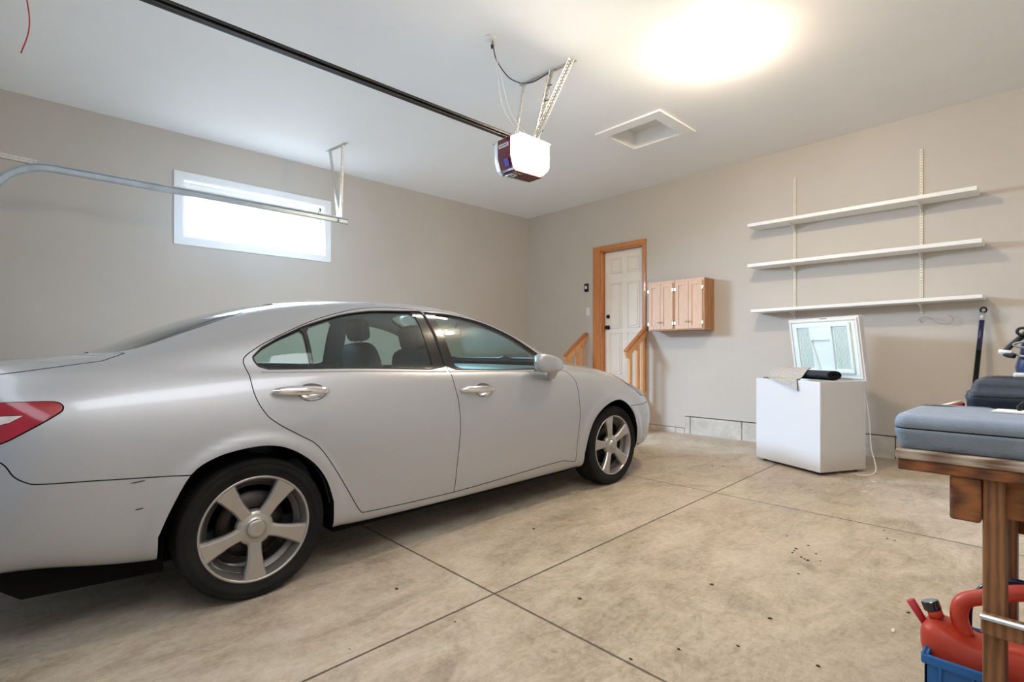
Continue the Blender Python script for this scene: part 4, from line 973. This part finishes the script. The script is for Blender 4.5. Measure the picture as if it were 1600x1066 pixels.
railing(-3.93, 5.700, 1.165, 6.185, 1.500, ((5.80,.42),(5.975,.50),(6.145,.30)), 'sloping pine handrail between the white door and the wall cabinets')
railing(-4.97, 5.690, 1.10, 6.185, 1.44, ((5.80,.42),(5.965,.50),(6.12,.50)), 'sloping pine handrail left of the wood door casing')

simple('shelf_white', srgb(236,234,230), .4, var=.015)
simple('standard_cream', srgb(226,220,202), .45, .1, var=.03)
sn = 0
def z_sh(k, x): return ((2.6015,-.0095),(2.148,-.0098),(1.634,.0083))[k][0]+(x+2.463)*((2.6015,-.0095),(2.148,-.0098),(1.634,.0083))[k][1]
for k, (xa, xb, lab) in enumerate(((-2.465,-.530,'top'),(-2.465,-.497,'middle'),(-2.430,-.493,'bottom'))):
    za, zb = z_sh(k, xa), z_sh(k, xb); th_ = .036 if k < 2 else .032; cxx = (xa+xb)/2; cz = (za+zb)/2
    mb = MB(); y0_, y1_ = -.265, -.016
    vs = [(xa-cxx,y0_,za-cz-th_),(xb-cxx,y0_,zb-cz-th_),(xb-cxx,y1_,zb-cz-th_),(xa-cxx,y1_,za-cz-th_),(xa-cxx,y0_,za-cz),(xb-cxx,y0_,zb-cz),(xb-cxx,y1_,zb-cz),(xa-cxx,y1_,za-cz)]
    mb.add(vs, [(0,3,2,1),(4,5,6,7),(0,1,5,4),(1,2,6,5),(2,3,7,6),(3,0,4,7)], False)
    tag(mb.build('wall_shelf', 'shelf_white', loc=(cxx,YF,cz), bevel=.002), 'long empty white wall shelf, the %s one of three' % lab, 'shelf', 'empty white shelves on the far wall')
for x, za, zb, lab in ((-2.056,1.53,3.076,'behind the raised freezer lid'),(-.947,1.525,3.079,'nearer the leaning pole')):
    t = thing('shelf_standard', 'slotted cream metal shelf upright on the far wall, %s' % lab, 'shelf upright', (x,YF,za), group='shelf uprights on the far wall')
    mb = MB(); H = zb-za; mb.box(-.011,-.004,-.012,0,0,H); mb.box(.004,.011,-.012,0,0,H); z = 0
    while z < H-.01: mb.box(-.004,.004,-.012,-.002,z,z+.016); z += .026
    mb.build('slotted_strip', 'standard_cream', t)
    for k in range(3):
        zz = z_sh(k, x)-za-(.036 if k < 2 else .032)
        mb = MB(); mb.prism([(-.012,zz-.002),(-.235,zz-.002),(-.235,zz-.010),(-.13,zz-.022),(-.05,zz-.052),(-.012,zz-.070)], -.002, .002, 'x'); mb.box(-.008,.008,-.235,-.012,zz-.004,zz-.001)
        mb.build('bracket', 'shelf_white', t, bevel=.0005)
# loose wires poking out of the wall under the shelves
mb = MB(); mb.tube(cpath([(0,0,0),(-.01,-.03,.04),(.05,-.05,.05),(.12,-.06,.0),(.20,-.05,-.02),(.235,-.04,.03),(.20,-.03,.06)]), .0028, 6)
tag(mb.build('loose_wire', 'grey_plastic', loc=(-.945,YF-.002,1.435)), 'thin loose cable end curling out of the wall below the shelves', 'cable')

# pole leaning on the wall
simple('navy_paint', srgb(24,32,72), .3, coat=.3, var=.1)
t = thing('broom_pole', 'blue and black pole leaning against the far wall', 'pole', (-.60,5.90,fz(5.9)))
A = Vector((0,0,.012)); B_ = Vector((.090,.245,1.40))
mb = MB(); mb.cyl(A, A.lerp(B_,.76), .019, 16); mb.build('lower_tube', 'black_metal', t)
mb = MB(); mb.cyl(A.lerp(B_,.76), A.lerp(B_,.95), .0185, 16); mb.build('upper_tube', 'navy_paint', t)
mb = MB(); mb.cyl(A.lerp(B_,.95), B_, .019, 16, .014); mb.build('collar', 'galvanized', t)
mb = MB(); c_ = B_+Vector((.004,.004,.022)); mb.tube([(c_.x+.020*math.cos(a), c_.y, c_.z+.022*math.sin(a)) for a in np.linspace(0,2*PI,20,endpoint=False)], .007, 8, closed=True); mb.build('hanging_loop', 'black_metal', t)

# ---------------------------------------------------------------- chest freezer with the lid up
m = NT('freezer_white'); gr_ = m.ramp(m.noise(30, 4, .6), [(.64,(0,0,0,1)),(.72,(1,1,1,1))])
sxy = m.N.new('ShaderNodeSeparateXYZ'); m.L.new(m.coord(), sxy.inputs[0])
lowf = m.ramp(sxy.outputs[2], [(.0,(1,1,1,1)),(.20,(0,0,0,1))])
c1 = m.mix(srgb(208,206,205), srgb(176,156,128), m.math('MULTIPLY', lowf, .55)); m.col(m.mix(c1, srgb(120,96,66), m.math('MULTIPLY', m.math('MULTIPLY', gr_, lowf), .8)))
m.b.inputs['Roughness'].default_value = .28; m.b.inputs['Coat Weight'].default_value = .3
simple('mint_liner', srgb(224,234,231), .35, var=.015); simple('mint_shade', srgb(214,228,225), .4, var=.01); simple('gasket', srgb(222,218,208), .6, var=.02)
FW, FD, FH = .735, .525, .800
t = thing('chest_freezer', 'white chest freezer standing with its lid open against the far wall', 'freezer', (-1.668,5.370,fz(5.37)), (0,0,rad(-25.5)))
mb = MB(); z0 = .022
mb.box(-FW/2,FW/2,-FD/2,-FD/2+.03,z0,FH+.005); mb.box(-FW/2,FW/2,FD/2-.03,FD/2,z0,FH+.005); mb.box(-FW/2,-FW/2+.03,-FD/2+.03,FD/2-.03,z0,FH+.005); mb.box(FW/2-.03,FW/2,-FD/2+.03,FD/2-.03,z0,FH+.005); mb.box(-FW/2+.004,FW/2-.004,-FD/2+.004,FD/2-.004,z0+.004,z0+.08)
mb.v = mb.v
fb_ = mb.build('cabinet_body', 'freezer_white', t, bevel=.006, seg=3)
mb = MB()
mb.box(-FW/2+.03,FW/2-.03,-FD/2+.03,-FD/2+.034,.12,FH); mb.box(-FW/2+.03,FW/2-.03,FD/2-.034,FD/2-.03,.12,FH); mb.box(-FW/2+.03,-FW/2+.034,-FD/2+.03,FD/2-.03,.12,FH); mb.box(FW/2-.034,FW/2-.03,-FD/2+.03,FD/2-.03,.12,FH); mb.box(-FW/2+.03,FW/2-.03,-FD/2+.03,FD/2-.03,.115,.121)
mb.build('inner_tub', 'mint_liner', t)
for a, b in ((-1,-1),(1,-1),(-1,1),(1,1)):
    MB().cyl((a*(FW/2-.06), b*(FD/2-.06), -.001),(a*(FW/2-.06), b*(FD/2-.06), .03), .02, 14).build('foot', 'black_rubber', t)
lid = bpy.data.objects.new('lid', None)
def LM(ang=rad(-98)):  # closed lid (plate in x-y above the hinge) swung up about the back edge
    return Matrix.Translation((0, FD/2-.006, FH+.018)) @ Matrix.Rotation(ang, 4, 'X')
M_ = LM(rad(-81))
# local lid frame: x across, y from hinge(0) to front (-.55), z up(outside)
LW = FW/2+.012; LL = .575
mb = MB(); mb.M = M_; mb.box(-LW,LW,-LL,.015,.0,.042); lidm = mb.build('lid', 'freezer_white', t, bevel=.010, seg=3)
mb = MB(); mb.M = M_; mb.box(-LW-.003,LW+.003,-LL-.003,.018,-.012,.004); mb.build('lid_rim', 'freezer_white', lidm, bevel=.004)
mb = MB(); mb.M = M_
for q in ((-LW+.012,LW-.012,-LL+.012,-LL+.034),(-LW+.012,LW-.012,-.026,-.004),(-LW+.012,-LW+.034,-LL+.034,-.026),(LW-.034,LW-.012,-LL+.034,-.026)): mb.box(q[0],q[1],q[2],q[3],-.024,-.010)
mb.build('gasket', 'gasket', lidm, bevel=.004)
mb = MB(); mb.M = M_
ix, ia, ib = LW-.040, -LL+.040, -.032
mb.box(-ix,ix,ia,ib,-.018,-.008)
rx0, rx1 = .148, .270          # ribbed recesses either side; the raised frame around them
za_, zb_ = -.036, -.016
def lbox(x0, x1, y0, y1, z=za_): mb.box(x0,x1,y0,y1,z,-.014)
fy0, fy1 = ia+.045, ib-.050
lbox(-.300,.300,ia+.012,fy0); lbox(-.300,.300,fy1,ib-.02); lbox(-.300,-.272,fy0,fy1); lbox(.272,.300,fy0,fy1)
lbox(-.125,.085,fy0,fy0+.125); 
mb.add([(-.125,fy0+.12,za_),(-.118,fy0+.12,za_),(-.055,fy1,za_),(-.085,fy1,za_),(-.125,fy0+.12,-.014),(-.118,fy0+.12,-.014),(-.055,fy1,-.014),(-.085,fy1,-.014)], [(0,1,2,3),(4,5,6,7),(0,1,5,4),(1,2,6,5),(2,3,7,6),(3,0,4,7)], False)
mb.add([(.085,fy0,za_),(.112,fy0,za_),(.112,fy1,za_),(.085,fy1,za_),(.085,fy0,-.014),(.112,fy0,-.014),(.112,fy1,-.014),(.085,fy1,-.014)], [(0,1,2,3),(4,5,6,7),(0,1,5,4),(1,2,6,5),(2,3,7,6),(3,0,4,7)], False)
mb.build('lid_liner', 'mint_liner', lidm, bevel=.003)
for base_, n_ in ((-.262, 9),(.128, 9)):
    mb = MB(); mb.M = M_
    for q in range(n_): x_ = base_+q*.0150; mb.box(x_,x_+.0075,fy0+.014,fy1-.014,-.025,-.015)
    mb.build('lid_ribs', 'mint_shade', lidm, bevel=.0012)
mb = MB(); mb.M = M_; mb.box(-.010,.060,-LL+.006,-LL+.012,-.016,-.010); mb.build('lid_latch', 'black_rubber', lidm)
for x_ in (-.28,.28):
    mb = MB(); mb.cyl((x_-.025,FD/2+.004,FH+.010),(x_+.025,FD/2+.004,FH+.010), .010, 12); mb.box(x_-.02,x_+.02,FD/2-.02,FD/2+.008,FH-.03,FH+.012); mb.build('hinge', 'galvanized', t, bevel=.002)
mb = MB(); mb.tube(cpath([(.350,FD/2+.012,.70),(.375,FD/2+.03,.45),(.39,FD/2+.03,.22),(.44,FD/2+.01,.10),(.50,FD/2-.06,.035),(.50,FD/2-.14,.006),(.455,FD/2-.22,.006)]), .0045, 8); mb.build('power_cord', 'cord_white', t)

# rolled floor mat lying on the freezer, one flap hanging over the front
simple('mat_grey', srgb(176,168,158), .9, var=.10, scale=60, bump=.5)
simple('mat_dark', srgb(40,42,50), .85, var=.15, scale=40, bump=.4)
simple('mat_edge', srgb(16,15,15), .9, var=.1)
t = thing('rolled_mat', 'rolled grey and black floor mat lying on the open freezer', 'mat', (-1.668,5.370,fz(5.37)+FH+.006), (0,0,rad(-25.5)))
def roll(x0, x1, cy_, cz_, ry, rz, turns, th_, tilt=0.0, skew=0.0):
    rows_o = []; N_ = int(36*turns); prof = []
    for i in range(N_+1):
        f_ = i/N_; a = -PI/2+2*PI*turns*f_; s_ = 1-.78*f_
        prof.append((cy_+ry*s_*math.cos(a), cz_+rz*s_*math.sin(a)*(.9+.1*f_)))
    inner = []
    for i, (y, z) in enumerate(prof):
        a_ = prof[max(i-1,0)]; b_ = prof[min(i+1,N_)]; dy, dz = b_[0]-a_[0], b_[1]-a_[1]; l = math.hypot(dy, dz) or 1
        inner.append((y-dz/l*th_, z+dy/l*th_))
    return prof, inner
prof, inner = roll(0,0,0,0,.098,.050,2.3,.0095)
yc_, zc_ = -.075, .052
st_ = [(-.30,.035),(-.05,.03),(.16,.01),(.345,-.01)]
mb = MB()
ro = [[(x, y+yc_+d_, z+zc_) for y, z in prof] for x, d_ in st_]
ri = [[(x, y+yc_+d_, z+zc_) for y, z in inner] for x, d_ in st_]
mb.mi = 0; mb.grid(ro); mb.mi = 1; mb.grid(ri); mb.mi = 2
for e in (0, -1):
    a = ro[e]; b = ri[e]; mb.add(a+b, [(i, i+1, len(a)+i+1, len(a)+i) for i in range(len(a)-1)], False)
mb.build('roll', ['mat_dark', 'mat_edge', 'mat_edge'], t, fix=False)
# the loose outer layer: lies over the roll and sags over the front edge as a pointed flap
F_ = -FD/2; g = []
for i in range(15):
    u = i/14; row = []
    hang = .105*max(0, (u-.18)/.82)**1.1; yb_ = -.045-.01*u; x0_ = -.335+.42*u; zt_ = .112
    L1 = (yb_-(F_-.009)) if hang > 0 else (yb_-(F_+.02)); tot = L1+hang
    for k in range(19):
        d_ = tot*k/18
        if d_ <= L1:
            q = d_/L1; y = yb_-d_; z = .010+(zt_-.010)*(math.cos(min(1, q*1.15)*PI)*.5+.5)
        else: y = F_-.009-.10*(d_-L1); z = .010-(d_-L1)
        row.append((x0_+.07*(d_/.35), y, z+.003*math.sin(u*9)))
    g.append(row)
mb = MB(); mb.mi = 0; mb.grid(g)
def dn(i, k):
    p = Vector(g[i][k]); a = Vector(g[i][max(k-1,0)]); b = Vector(g[i][min(k+1,18)]); t_ = (b-a).normalized(); n_ = t_.cross(Vector((1,0,0))).normalized()
    if n_.z < 0 or (abs(n_.z) < .2 and n_.y > 0): n_ = -n_
    return tuple(p-n_*.007)
g2 = [[dn(i, k) for k in range(19)] for i in range(15)]; mb.mi = 1; mb.grid(g2)
edge = lambda A_, B2: mb.add(A_+B2, [(i,i+1,len(A_)+i+1,len(A_)+i) for i in range(len(A_)-1)], False)
edge(g[0], g2[0]); edge(g[-1], g2[-1]); edge([r[0] for r in g], [r[0] for r in g2]); edge([r[-1] for r in g], [r[-1] for r in g2])
mb.build('flap', ['mat_grey', 'mat_dark'], t, fix=False)

# ---------------------------------------------------------------- workbench at the right edge
wood('bench_ply', srgb(178,162,142), srgb(104,76,54), .8, (2,16,30), False)
wood('bench_lumber', srgb(142,88,46), srgb(80,46,24), .7, (3,14,14), True)
wood('bench_post', srgb(142,98,60), srgb(104,68,40), .65, (16,16,2), True)
BX0, BX1, BY0, BY1 = -.305, .86, 1.640, 2.26
t = thing('workbench', 'rough lumber workbench at the right edge, tool cases on top', 'workbench', ((BX0+BX1)/2,(BY0+BY1)/2,fz(1.95)))
ox, oy, oz = (BX0+BX1)/2, (BY0+BY1)/2, fz(1.95)
def wb(x0, x1, y0, y1, z0, z1): return (x0-ox,x1-ox,y0-oy,y1-oy,z0-oz,z1-oz)
mb = MB(); mb.box(*wb(BX0,BX1,BY0,BY1,.886,.910)); top = mb.build('tabletop', 'bench_ply', t, bevel=.004, seg=3)
mb = MB(); mb.box(*wb(BX0+.004,BX1,BY0+.004,BY1-.004,.858,.886)); mb.build('lower_board', 'bench_lumber', t, bevel=.004)
mb = MB(); mb.box(*wb(-.198,-.140,1.650,1.688,.752,.858)); mb.build('end_block', 'bench_lumber', t, bevel=.006)
for y0 in (1.688, 2.15): MB().box(*wb(-.17,BX1-.05,y0,y0+.038,.765,.858)).build('apron', 'bench_lumber', t, bevel=.003)
for x0, y0 in ((-.139,1.665),(-.139,2.06),(.74,1.665),(.74,2.06)):
    MB().box(*wb(x0,x0+.040,y0 if y0 < 1.7 else y0,y0+.089,fz(y0)+.0,.858)).build('leg', 'bench_post', t, bevel=.003)
MB().box(*wb(-.139,.78,1.627,1.665,.503,.543)).build('front_stretcher', 'bench_post', t, bevel=.003)
MB().box(*wb(-.139,.78,2.149,2.187,.62,.70)).build('back_stretcher', 'bench_lumber', t, bevel=.003)
mb = MB(); mb.tube([(-.139-ox,1.621-oy,.546-oz),(.3-ox,1.621-oy,.546-oz),(.78-ox,1.621-oy,.546-oz)], .0065, 8); mb.build('steel_edge', 'galvanized', t)
# small screws, shavings on the bench front are left out; the cases:
simple('case_blue', srgb(128,138,150), .62, var=.06, scale=20, bump=.6, bscale=260)
simple('case_dark', srgb(30,38,52), .55, var=.08, scale=20, bump=.5, bscale=240)
simple('paper', srgb(232,228,218), .7, var=.02)
def rounded(x0, x1, y0, y1, r, n=6, notch=None):
    o = []
    for cx_, cy_, a0 in ((x1-r,y0+r,-PI/2),(x1-r,y1-r,0),(x0+r,y1-r,PI/2),(x0+r,y0+r,PI)):
        for i in range(n+1): a = a0+PI/2*i/n; o.append((cx_+r*math.cos(a), cy_+r*math.sin(a)))
    return o
t = thing('tool_case', 'grey blue plastic tool case lying flat on the workbench', 'tool case', (-.07,1.82,.911))
def shell(mb, x0, x1, y0, y1, levels, r=.03):
    rows = [[(a, b, z) for a, b in rounded(x0+i_, x1-i_, y0+i_, y1-i_, max(.004, r-i_*.5))] for z, i_ in levels]
    mb.grid(rows, True); mb.add(rows[0], [tuple(range(len(rows[0])))[::-1]], False); mb.add(rows[-1], [tuple(range(len(rows[0])))], False)
x0, x1, y0, y1 = -.243,.225,-.170,.150
mb = MB(); shell(mb, x0, x1, y0, y1, [(.0,.016),(.004,.011),(.015,.007),(.042,.001),(.047,0),(.051,.001)]); mb.build('case_bottom', 'case_blue', t)
mb = MB(); shell(mb, x0, x1, y0, y1, [(.054,.002),(.056,0),(.070,.001),(.080,.004),(.087,.010),(.0905,.020),(.091,.030)]); mb.build('case_lid', 'case_blue', t)
mb = MB(); shell(mb, x0+.004, x1-.004, y0+.004, y1-.004, [(.050,.0),(.055,.0)]); mb.build('parting_seam', 'cavity_black', t)
mb = MB(); shell(mb, -.215,-.06,.142,.205, [(.02,.004),(.03,0),(.075,0),(.088,.006),(.0905,.014)], .03); mb.build('case_lug', 'case_blue', t)
mb = MB(); rows = [[(-.188+.034*s_*math.cos(a)*1.2, .128+.020*s_*math.sin(a), .0915-.000*s_) for a in np.linspace(0,2*PI,24,endpoint=False)] for s_ in (1,.6,.05)]; mb.grid(rows, True); mb.build('recess_shade', 'case_dark', t)  # flat dark oval, stands in for the shade of a recess
mb = MB(); mb.M = Matrix.Translation((-.005,.055,.092)) @ Matrix.Rotation(rad(-6), 4, 'Z'); mb.box(-.058,.058,-.040,.040,0,.0035)
tag(mb.build('paper_booklet', 'paper', loc=(-.07,1.82,.911)), 'white paper leaflet lying on the grey blue tool case', 'paper')
mb = MB(); mb.tube([(-.022,0,.0),(-.024,0,.010),(-.016,0,.020),(.016,0,.020),(.024,0,.010),(.022,0,.0)], .005, 8)
tag(mb.build('black_clip', 'black_metal', loc=(-.063,1.888,1.008), rot=(rad(-25),0,0)), 'small black clip handle standing on the paper leaflet', 'clip')
t = thing('tool_case', 'dark navy tool case behind the grey blue one', 'tool case', (.06,2.10,.911))
x0, x1, y0, y1 = -.262,.24,-.068,.15
mb = MB(); shell(mb, x0-.006, x1, y0, y1, [(0,.012),(.01,.006),(.105,.0),(.118,-.004),(.122,.0)]); mb.build('case_bottom', 'case_dark', t)
mb = MB(); shell(mb, x0, x1, y0, y1, [(.120,-.006),(.132,-.005),(.136,.004),(.150,.006),(.165,.014),(.173,.028),(.174,.036)]); mb.build('case_lid', 'case_dark', t)
mb = MB(); mb.box(x0+.05,x1-.05,y0+.05,y1-.05,.1735,.1755); mb.build('lid_rib', 'case_dark', t)
# pliers lying behind the blue case: two pointed jaws show
simple('red_grip', srgb(176,44,48), .5, var=.05)
t = thing('pliers', 'red handled pliers between the two tool cases', 'pliers', (-.252,2.10,.912))
mb = MB(); mb.cyl((-.035,-.02,.075),(.03,.0,.095), .002, 8, .006); mb.build('handle', 'brass_hinge', t)
mb = MB(); mb.cyl((-.030,-.03,.072),(.035,-.02,.088), .002, 8, .006); mb.build('handle', 'red_grip', t)
mb = MB(); mb.cyl((.03,-.01,.092),(.03,-.01,0), .008, 8); mb.build('jaw', 'black_metal', t)
# electric sprayer / saw with blue body standing on the dark case
simple('tool_blue', srgb(22,46,86), .3, coat=.5, var=.08)
t = thing('power_tool', 'blue and black power tool with coiled cord on the navy case', 'power tool', (-.05,2.14,1.0855))
mb = MB(); rows = []
for z, rx_, ry_, cx_ in ((.012,.085,.06,.03),(.03,.088,.062,.03),(.07,.080,.06,.032),(.10,.078,.058,.034),(.13,.066,.05,.036),(.150,.045,.036,.038),(.158,.02,.02,.04)):
    rows.append([(cx_+rx_*math.copysign(abs(math.cos(a))**.75, math.cos(a)), ry_*math.copysign(abs(math.sin(a))**.75, math.sin(a)), z) for a in np.linspace(0,2*PI,28,endpoint=False)])
mb.grid(rows, True); mb.add(rows[0], [tuple(range(28))[::-1]]); mb.add(rows[-1], [tuple(range(28))]); mb.build('motor_housing', 'tool_blue', t)
mb = MB(); mb.box(.0,.10,-.063,-.055,.014,.10); mb.build('side_cover', 'gloss_black', t, bevel=.006)
mb = MB(); mb.tube(cpath([(-.03,0,.155),(-.005,0,.163),(.04,0,.166),(.11,0,.165)]), [.010]*25, 12); mb.build('grip', 'gloss_black', t)
mb = MB(); mb.tube(cpath([(.03,.0,.15),(-.01,-.01,.150),(-.045,-.02,.115),(-.070,-.03,.085),(-.074,-.04,.068),(-.055,-.05,.062)]), .0075, 8); mb.build('hose', 'black_rubber', t)
mb = MB(); mb.tube(cpath([(-.060,-.03,.070),(-.030,-.065,.062),(.01,-.07,.078),(.04,-.066,.090)]), .003, 8); mb.build('cable', 'grey_plastic', t)
mb = MB(); mb.tube([(-.005+.052*math.cos(a), -.062, .095+.010*math.sin(a)) for a in np.linspace(0,2*PI,24,endpoint=False)], .003, 8, closed=True); mb.build('cable_loop', 'grey_plastic', t)
mb = MB(); mb.tube([(-.040+.011*math.cos(a), -.03, .134+.010*math.sin(a)) for a in np.linspace(0,2*PI,20,endpoint=False)], .004, 8, closed=True); mb.build('trigger_guard', 'black_rubber', t)
mb = MB(); mb.cyl((-.090,-.04,.076),(-.062,-.04,.070), .006, 10, .009); mb.build('nozzle', 'white_plastic', t)
mb = MB(); mb.box(-.058,-.012,-.058,.04,.0,.014); mb.build('base_foot', 'white_plastic', t, bevel=.005); 
mb = MB(); mb.box(.0,.11,-.05,.05,.0,.014); mb.build('base_plate', 'gloss_black', t, bevel=.003)

# fuel cans in a blue crate under the bench
simple('can_red', srgb(208,70,46), .42, var=.08, scale=5); simple('can_dark_red', srgb(186,40,52), .42, var=.08, scale=5)
simple('crate_blue', srgb(28,104,172), .45, var=.1); simple('lime', srgb(196,204,70), .5, var=.05); simple('navy_plastic', srgb(22,28,60), .3, coat=.4, var=.05)
CZ = fz(1.91)
t = thing('crate', 'blue plastic crate under the workbench holding red fuel cans', 'crate', (-.02,1.91,CZ))
cx0, cx1, cy0, cy1, ch = -.245,.425,-.135,.135,.308
mb = MB()
for q in ((cx0,cx1,cy0,cy0+.008),(cx0,cx1,cy1-.008,cy1),(cx0,cx0+.008,cy0,cy1),(cx1-.008,cx1,cy0,cy1)): mb.box(q[0],q[1],q[2],q[3],.0,ch)
mb.box(cx0,cx1,cy0,cy1,0,.01); mb.build('crate_wall', 'crate_blue', t, bevel=.002)
mb = MB()
for q in ((cx0-.006,cx1+.006,cy0-.008,cy0),(cx0-.006,cx1+.006,cy1,cy1+.008),(cx0-.008,cx0,cy0,cy1),(cx1,cx1+.008,cy0,cy1)): mb.box(q[0],q[1],q[2],q[3],ch-.022,ch+.002)
mb.build('crate_rim', 'crate_blue', t, bevel=.003)
mb = MB()
for k in range(10): xk = cx0+.03+k*.065; mb.box(xk,xk+.008,cy0-.007,cy0,.02,ch-.02)
mb.build('crate_ribs', 'crate_blue', t, bevel=.002)
def fuel_can(loc_, mat, label, spout=True, rz=0, ry=0, bot=-.235, handle=True):
    c_ = thing('fuel_can', label, 'fuel can', loc_, (0,ry,rz), group='red fuel cans under the workbench')
    body_ = MB(); rows = []
    for x_, zb, zt, w_ in ((-.180,.132,.146,.012),(-.176,.110,.165,.034),(-.164,.070,.184,.056),(-.140,.020,.193,.070),(-.110,-.040,.188,.077),(-.082,-.085,.174,.079),(-.05,-.11,.168,.080),
                           (-.02,bot*.8-.02,.172,.080),(.03,bot,.186,.080),(.09,bot,.192,.080),(.130,bot,.184,.078),(.150,bot+.02,.165,.066),(.158,bot+.05,.13,.040),(.160,bot+.09,.09,.010)):
        cz_, hz = (zb+zt)/2, (zt-zb)/2
        rows.append([(x_, w_*math.copysign(abs(math.cos(a))**.5, math.cos(a)), cz_+hz*math.copysign(abs(math.sin(a))**.5, math.sin(a))) for a in np.linspace(0, 2*PI, 28, endpoint=False)])
    body_.grid(rows, True); body_.add(rows[0], [tuple(range(28))]); body_.add(rows[-1], [tuple(range(28))[::-1]])
    b_ = body_.build('can_body', mat, c_)
    if handle: mb = MB(); mb.tube(cpath([(-.078,0,.165),(-.092,0,.215),(-.080,0,.262),(-.03,0,.292),(.04,0,.325),(.10,0,.338),(.13,0,.31),(.137,0,.25),(.13,0,.18)]), .0215, 14); mb.build('handle', mat, c_)
    if spout:
        mb = MB(); mb.cyl((-.142,0,.192),(-.150,0,.214), .019, 16); mb.build('neck', mat, c_)
        mb = MB(); mb.cyl((-.151,0,.211),(-.160,0,.236), .0225, 18); mb.build('cap', 'gloss_black', c_, bevel=.003)
        mb = MB(); mb.cyl((-.168,.0,.160),(-.206,.0,.222), .010, 12, .012); mb.build('spout', 'can_dark_red', c_)
    c_.scale = (.95,.95,.95); return c_
fuel_can((-.118,1.885,.226), 'can_red', 'orange red fuel can with a black cap, nose outside the crate', True, 0, 0, -.185)
fuel_can((.230,1.91,.350), 'can_dark_red', 'deep red fuel can behind the workbench leg', False, 0, 0, -.318, False)
t = thing('jar_lid', 'navy tub with a lime green rim resting on the red can', 'tub', (.115,1.90,.536))
MB().lathe([(0,0),(.055,0),(.062,.006),(.066,.022),(.064,.030),(.0,.030)], 32, 'z').build('tub_body', 'navy_plastic', t)
MB().lathe([(.0,.030),(.058,.030),(.060,.036),(.052,.040),(0,.040)], 32, 'z').build('tub_rim', 'lime', t)
# a strap of dark hose arching behind the can
mb = MB(); mb.tube(cpath([(-.08,0,-.10),(-.075,0,-.02),(-.045,0,.04),(.0,0,.068),(.05,0,.07),(.10,.0,.02),(.11,0,-.10)]), .0075, 8)
tag(mb.build('hose_loop', 'navy_plastic', loc=(-.120,2.035,.440)), 'dark looped hose arching up behind the orange can', 'hose')

# litter on the slab
simple('leaf_brown', srgb(70,52,34), .9, var=.2); simple('chip_white', srgb(226,220,208), .8, var=.05)
DARK = [(-2.345, 4.713), (-2.318, 4.721), (-2.29, 4.73), (-2.228, 4.754), (-2.206, 4.774), (-1.885, 0.908), (-1.761, 1.318), (-2.194, 1.296), (-2.3, 2.339), (-1.036, 3.112), (-1.038, 3.148), (-1.034, 3.077), (-0.959, 3.031), (-0.941, 3.025), (-0.979, 3.046), (-0.892, 3.063), (-0.92, 2.817), (-0.61, 2.067), (-0.603, 2.063), (-0.853, 2.278), (-0.86, 1.986), (-1.166, 2.401), (-1.52, 1.845), (-1.006, 3.246), (-0.938, 3.148), (-1.144, 3.319), (-0.767, 3.828), (-0.722, 3.681), (-0.685, 3.676), (-0.462, 2.742), (-1.007, 1.805), (-1.099, 1.625)]
PALE = [(-1.973, 4.997), (-1.942, 4.991), (-1.09, 5.091), (-1.072, 4.716), (-0.477, 2.529), (-1.086, 4.932), (-1.374, 5.203)]

mb = MB()
for k, (x, y) in enumerate(DARK):
    n_ = 6; r_ = random.uniform(.005,.011); c0 = fz(y)+.0004
    lo = [(x+r_*random.uniform(.5,1.3)*math.cos(2*PI*i/n_), y+r_*random.uniform(.4,1.0)*math.sin(2*PI*i/n_), c0) for i in range(n_)]
    hi = [(x+(a-x)*.7, y+(b-y)*.7, c0+r_*random.uniform(.2,.5)) for a, b, _ in lo]; mb.grid([lo, hi], True, False); mb.add(hi, [tuple(range(n_))], False)
tag(mb.build('debris', 'leaf_brown'), 'dry brown leaf crumbs scattered over the concrete floor', 'debris', kind='stuff')
for k, (x, y) in enumerate(PALE):
    pass
mb = MB()
for k, (x, y) in enumerate(PALE):
    r_ = random.uniform(.012,.022); a0 = random.uniform(0, PI); c0 = fz(y)+.0004
    mb.M = Matrix.Translation((x, y, c0)) @ Matrix.Rotation(a0, 4, 'Z'); mb.box(-r_,r_,-r_*.35,r_*.35,0,.003)
tag(mb.build('debris', 'chip_white'), 'pale wood chips lying near the chest freezer', 'debris', kind='stuff')
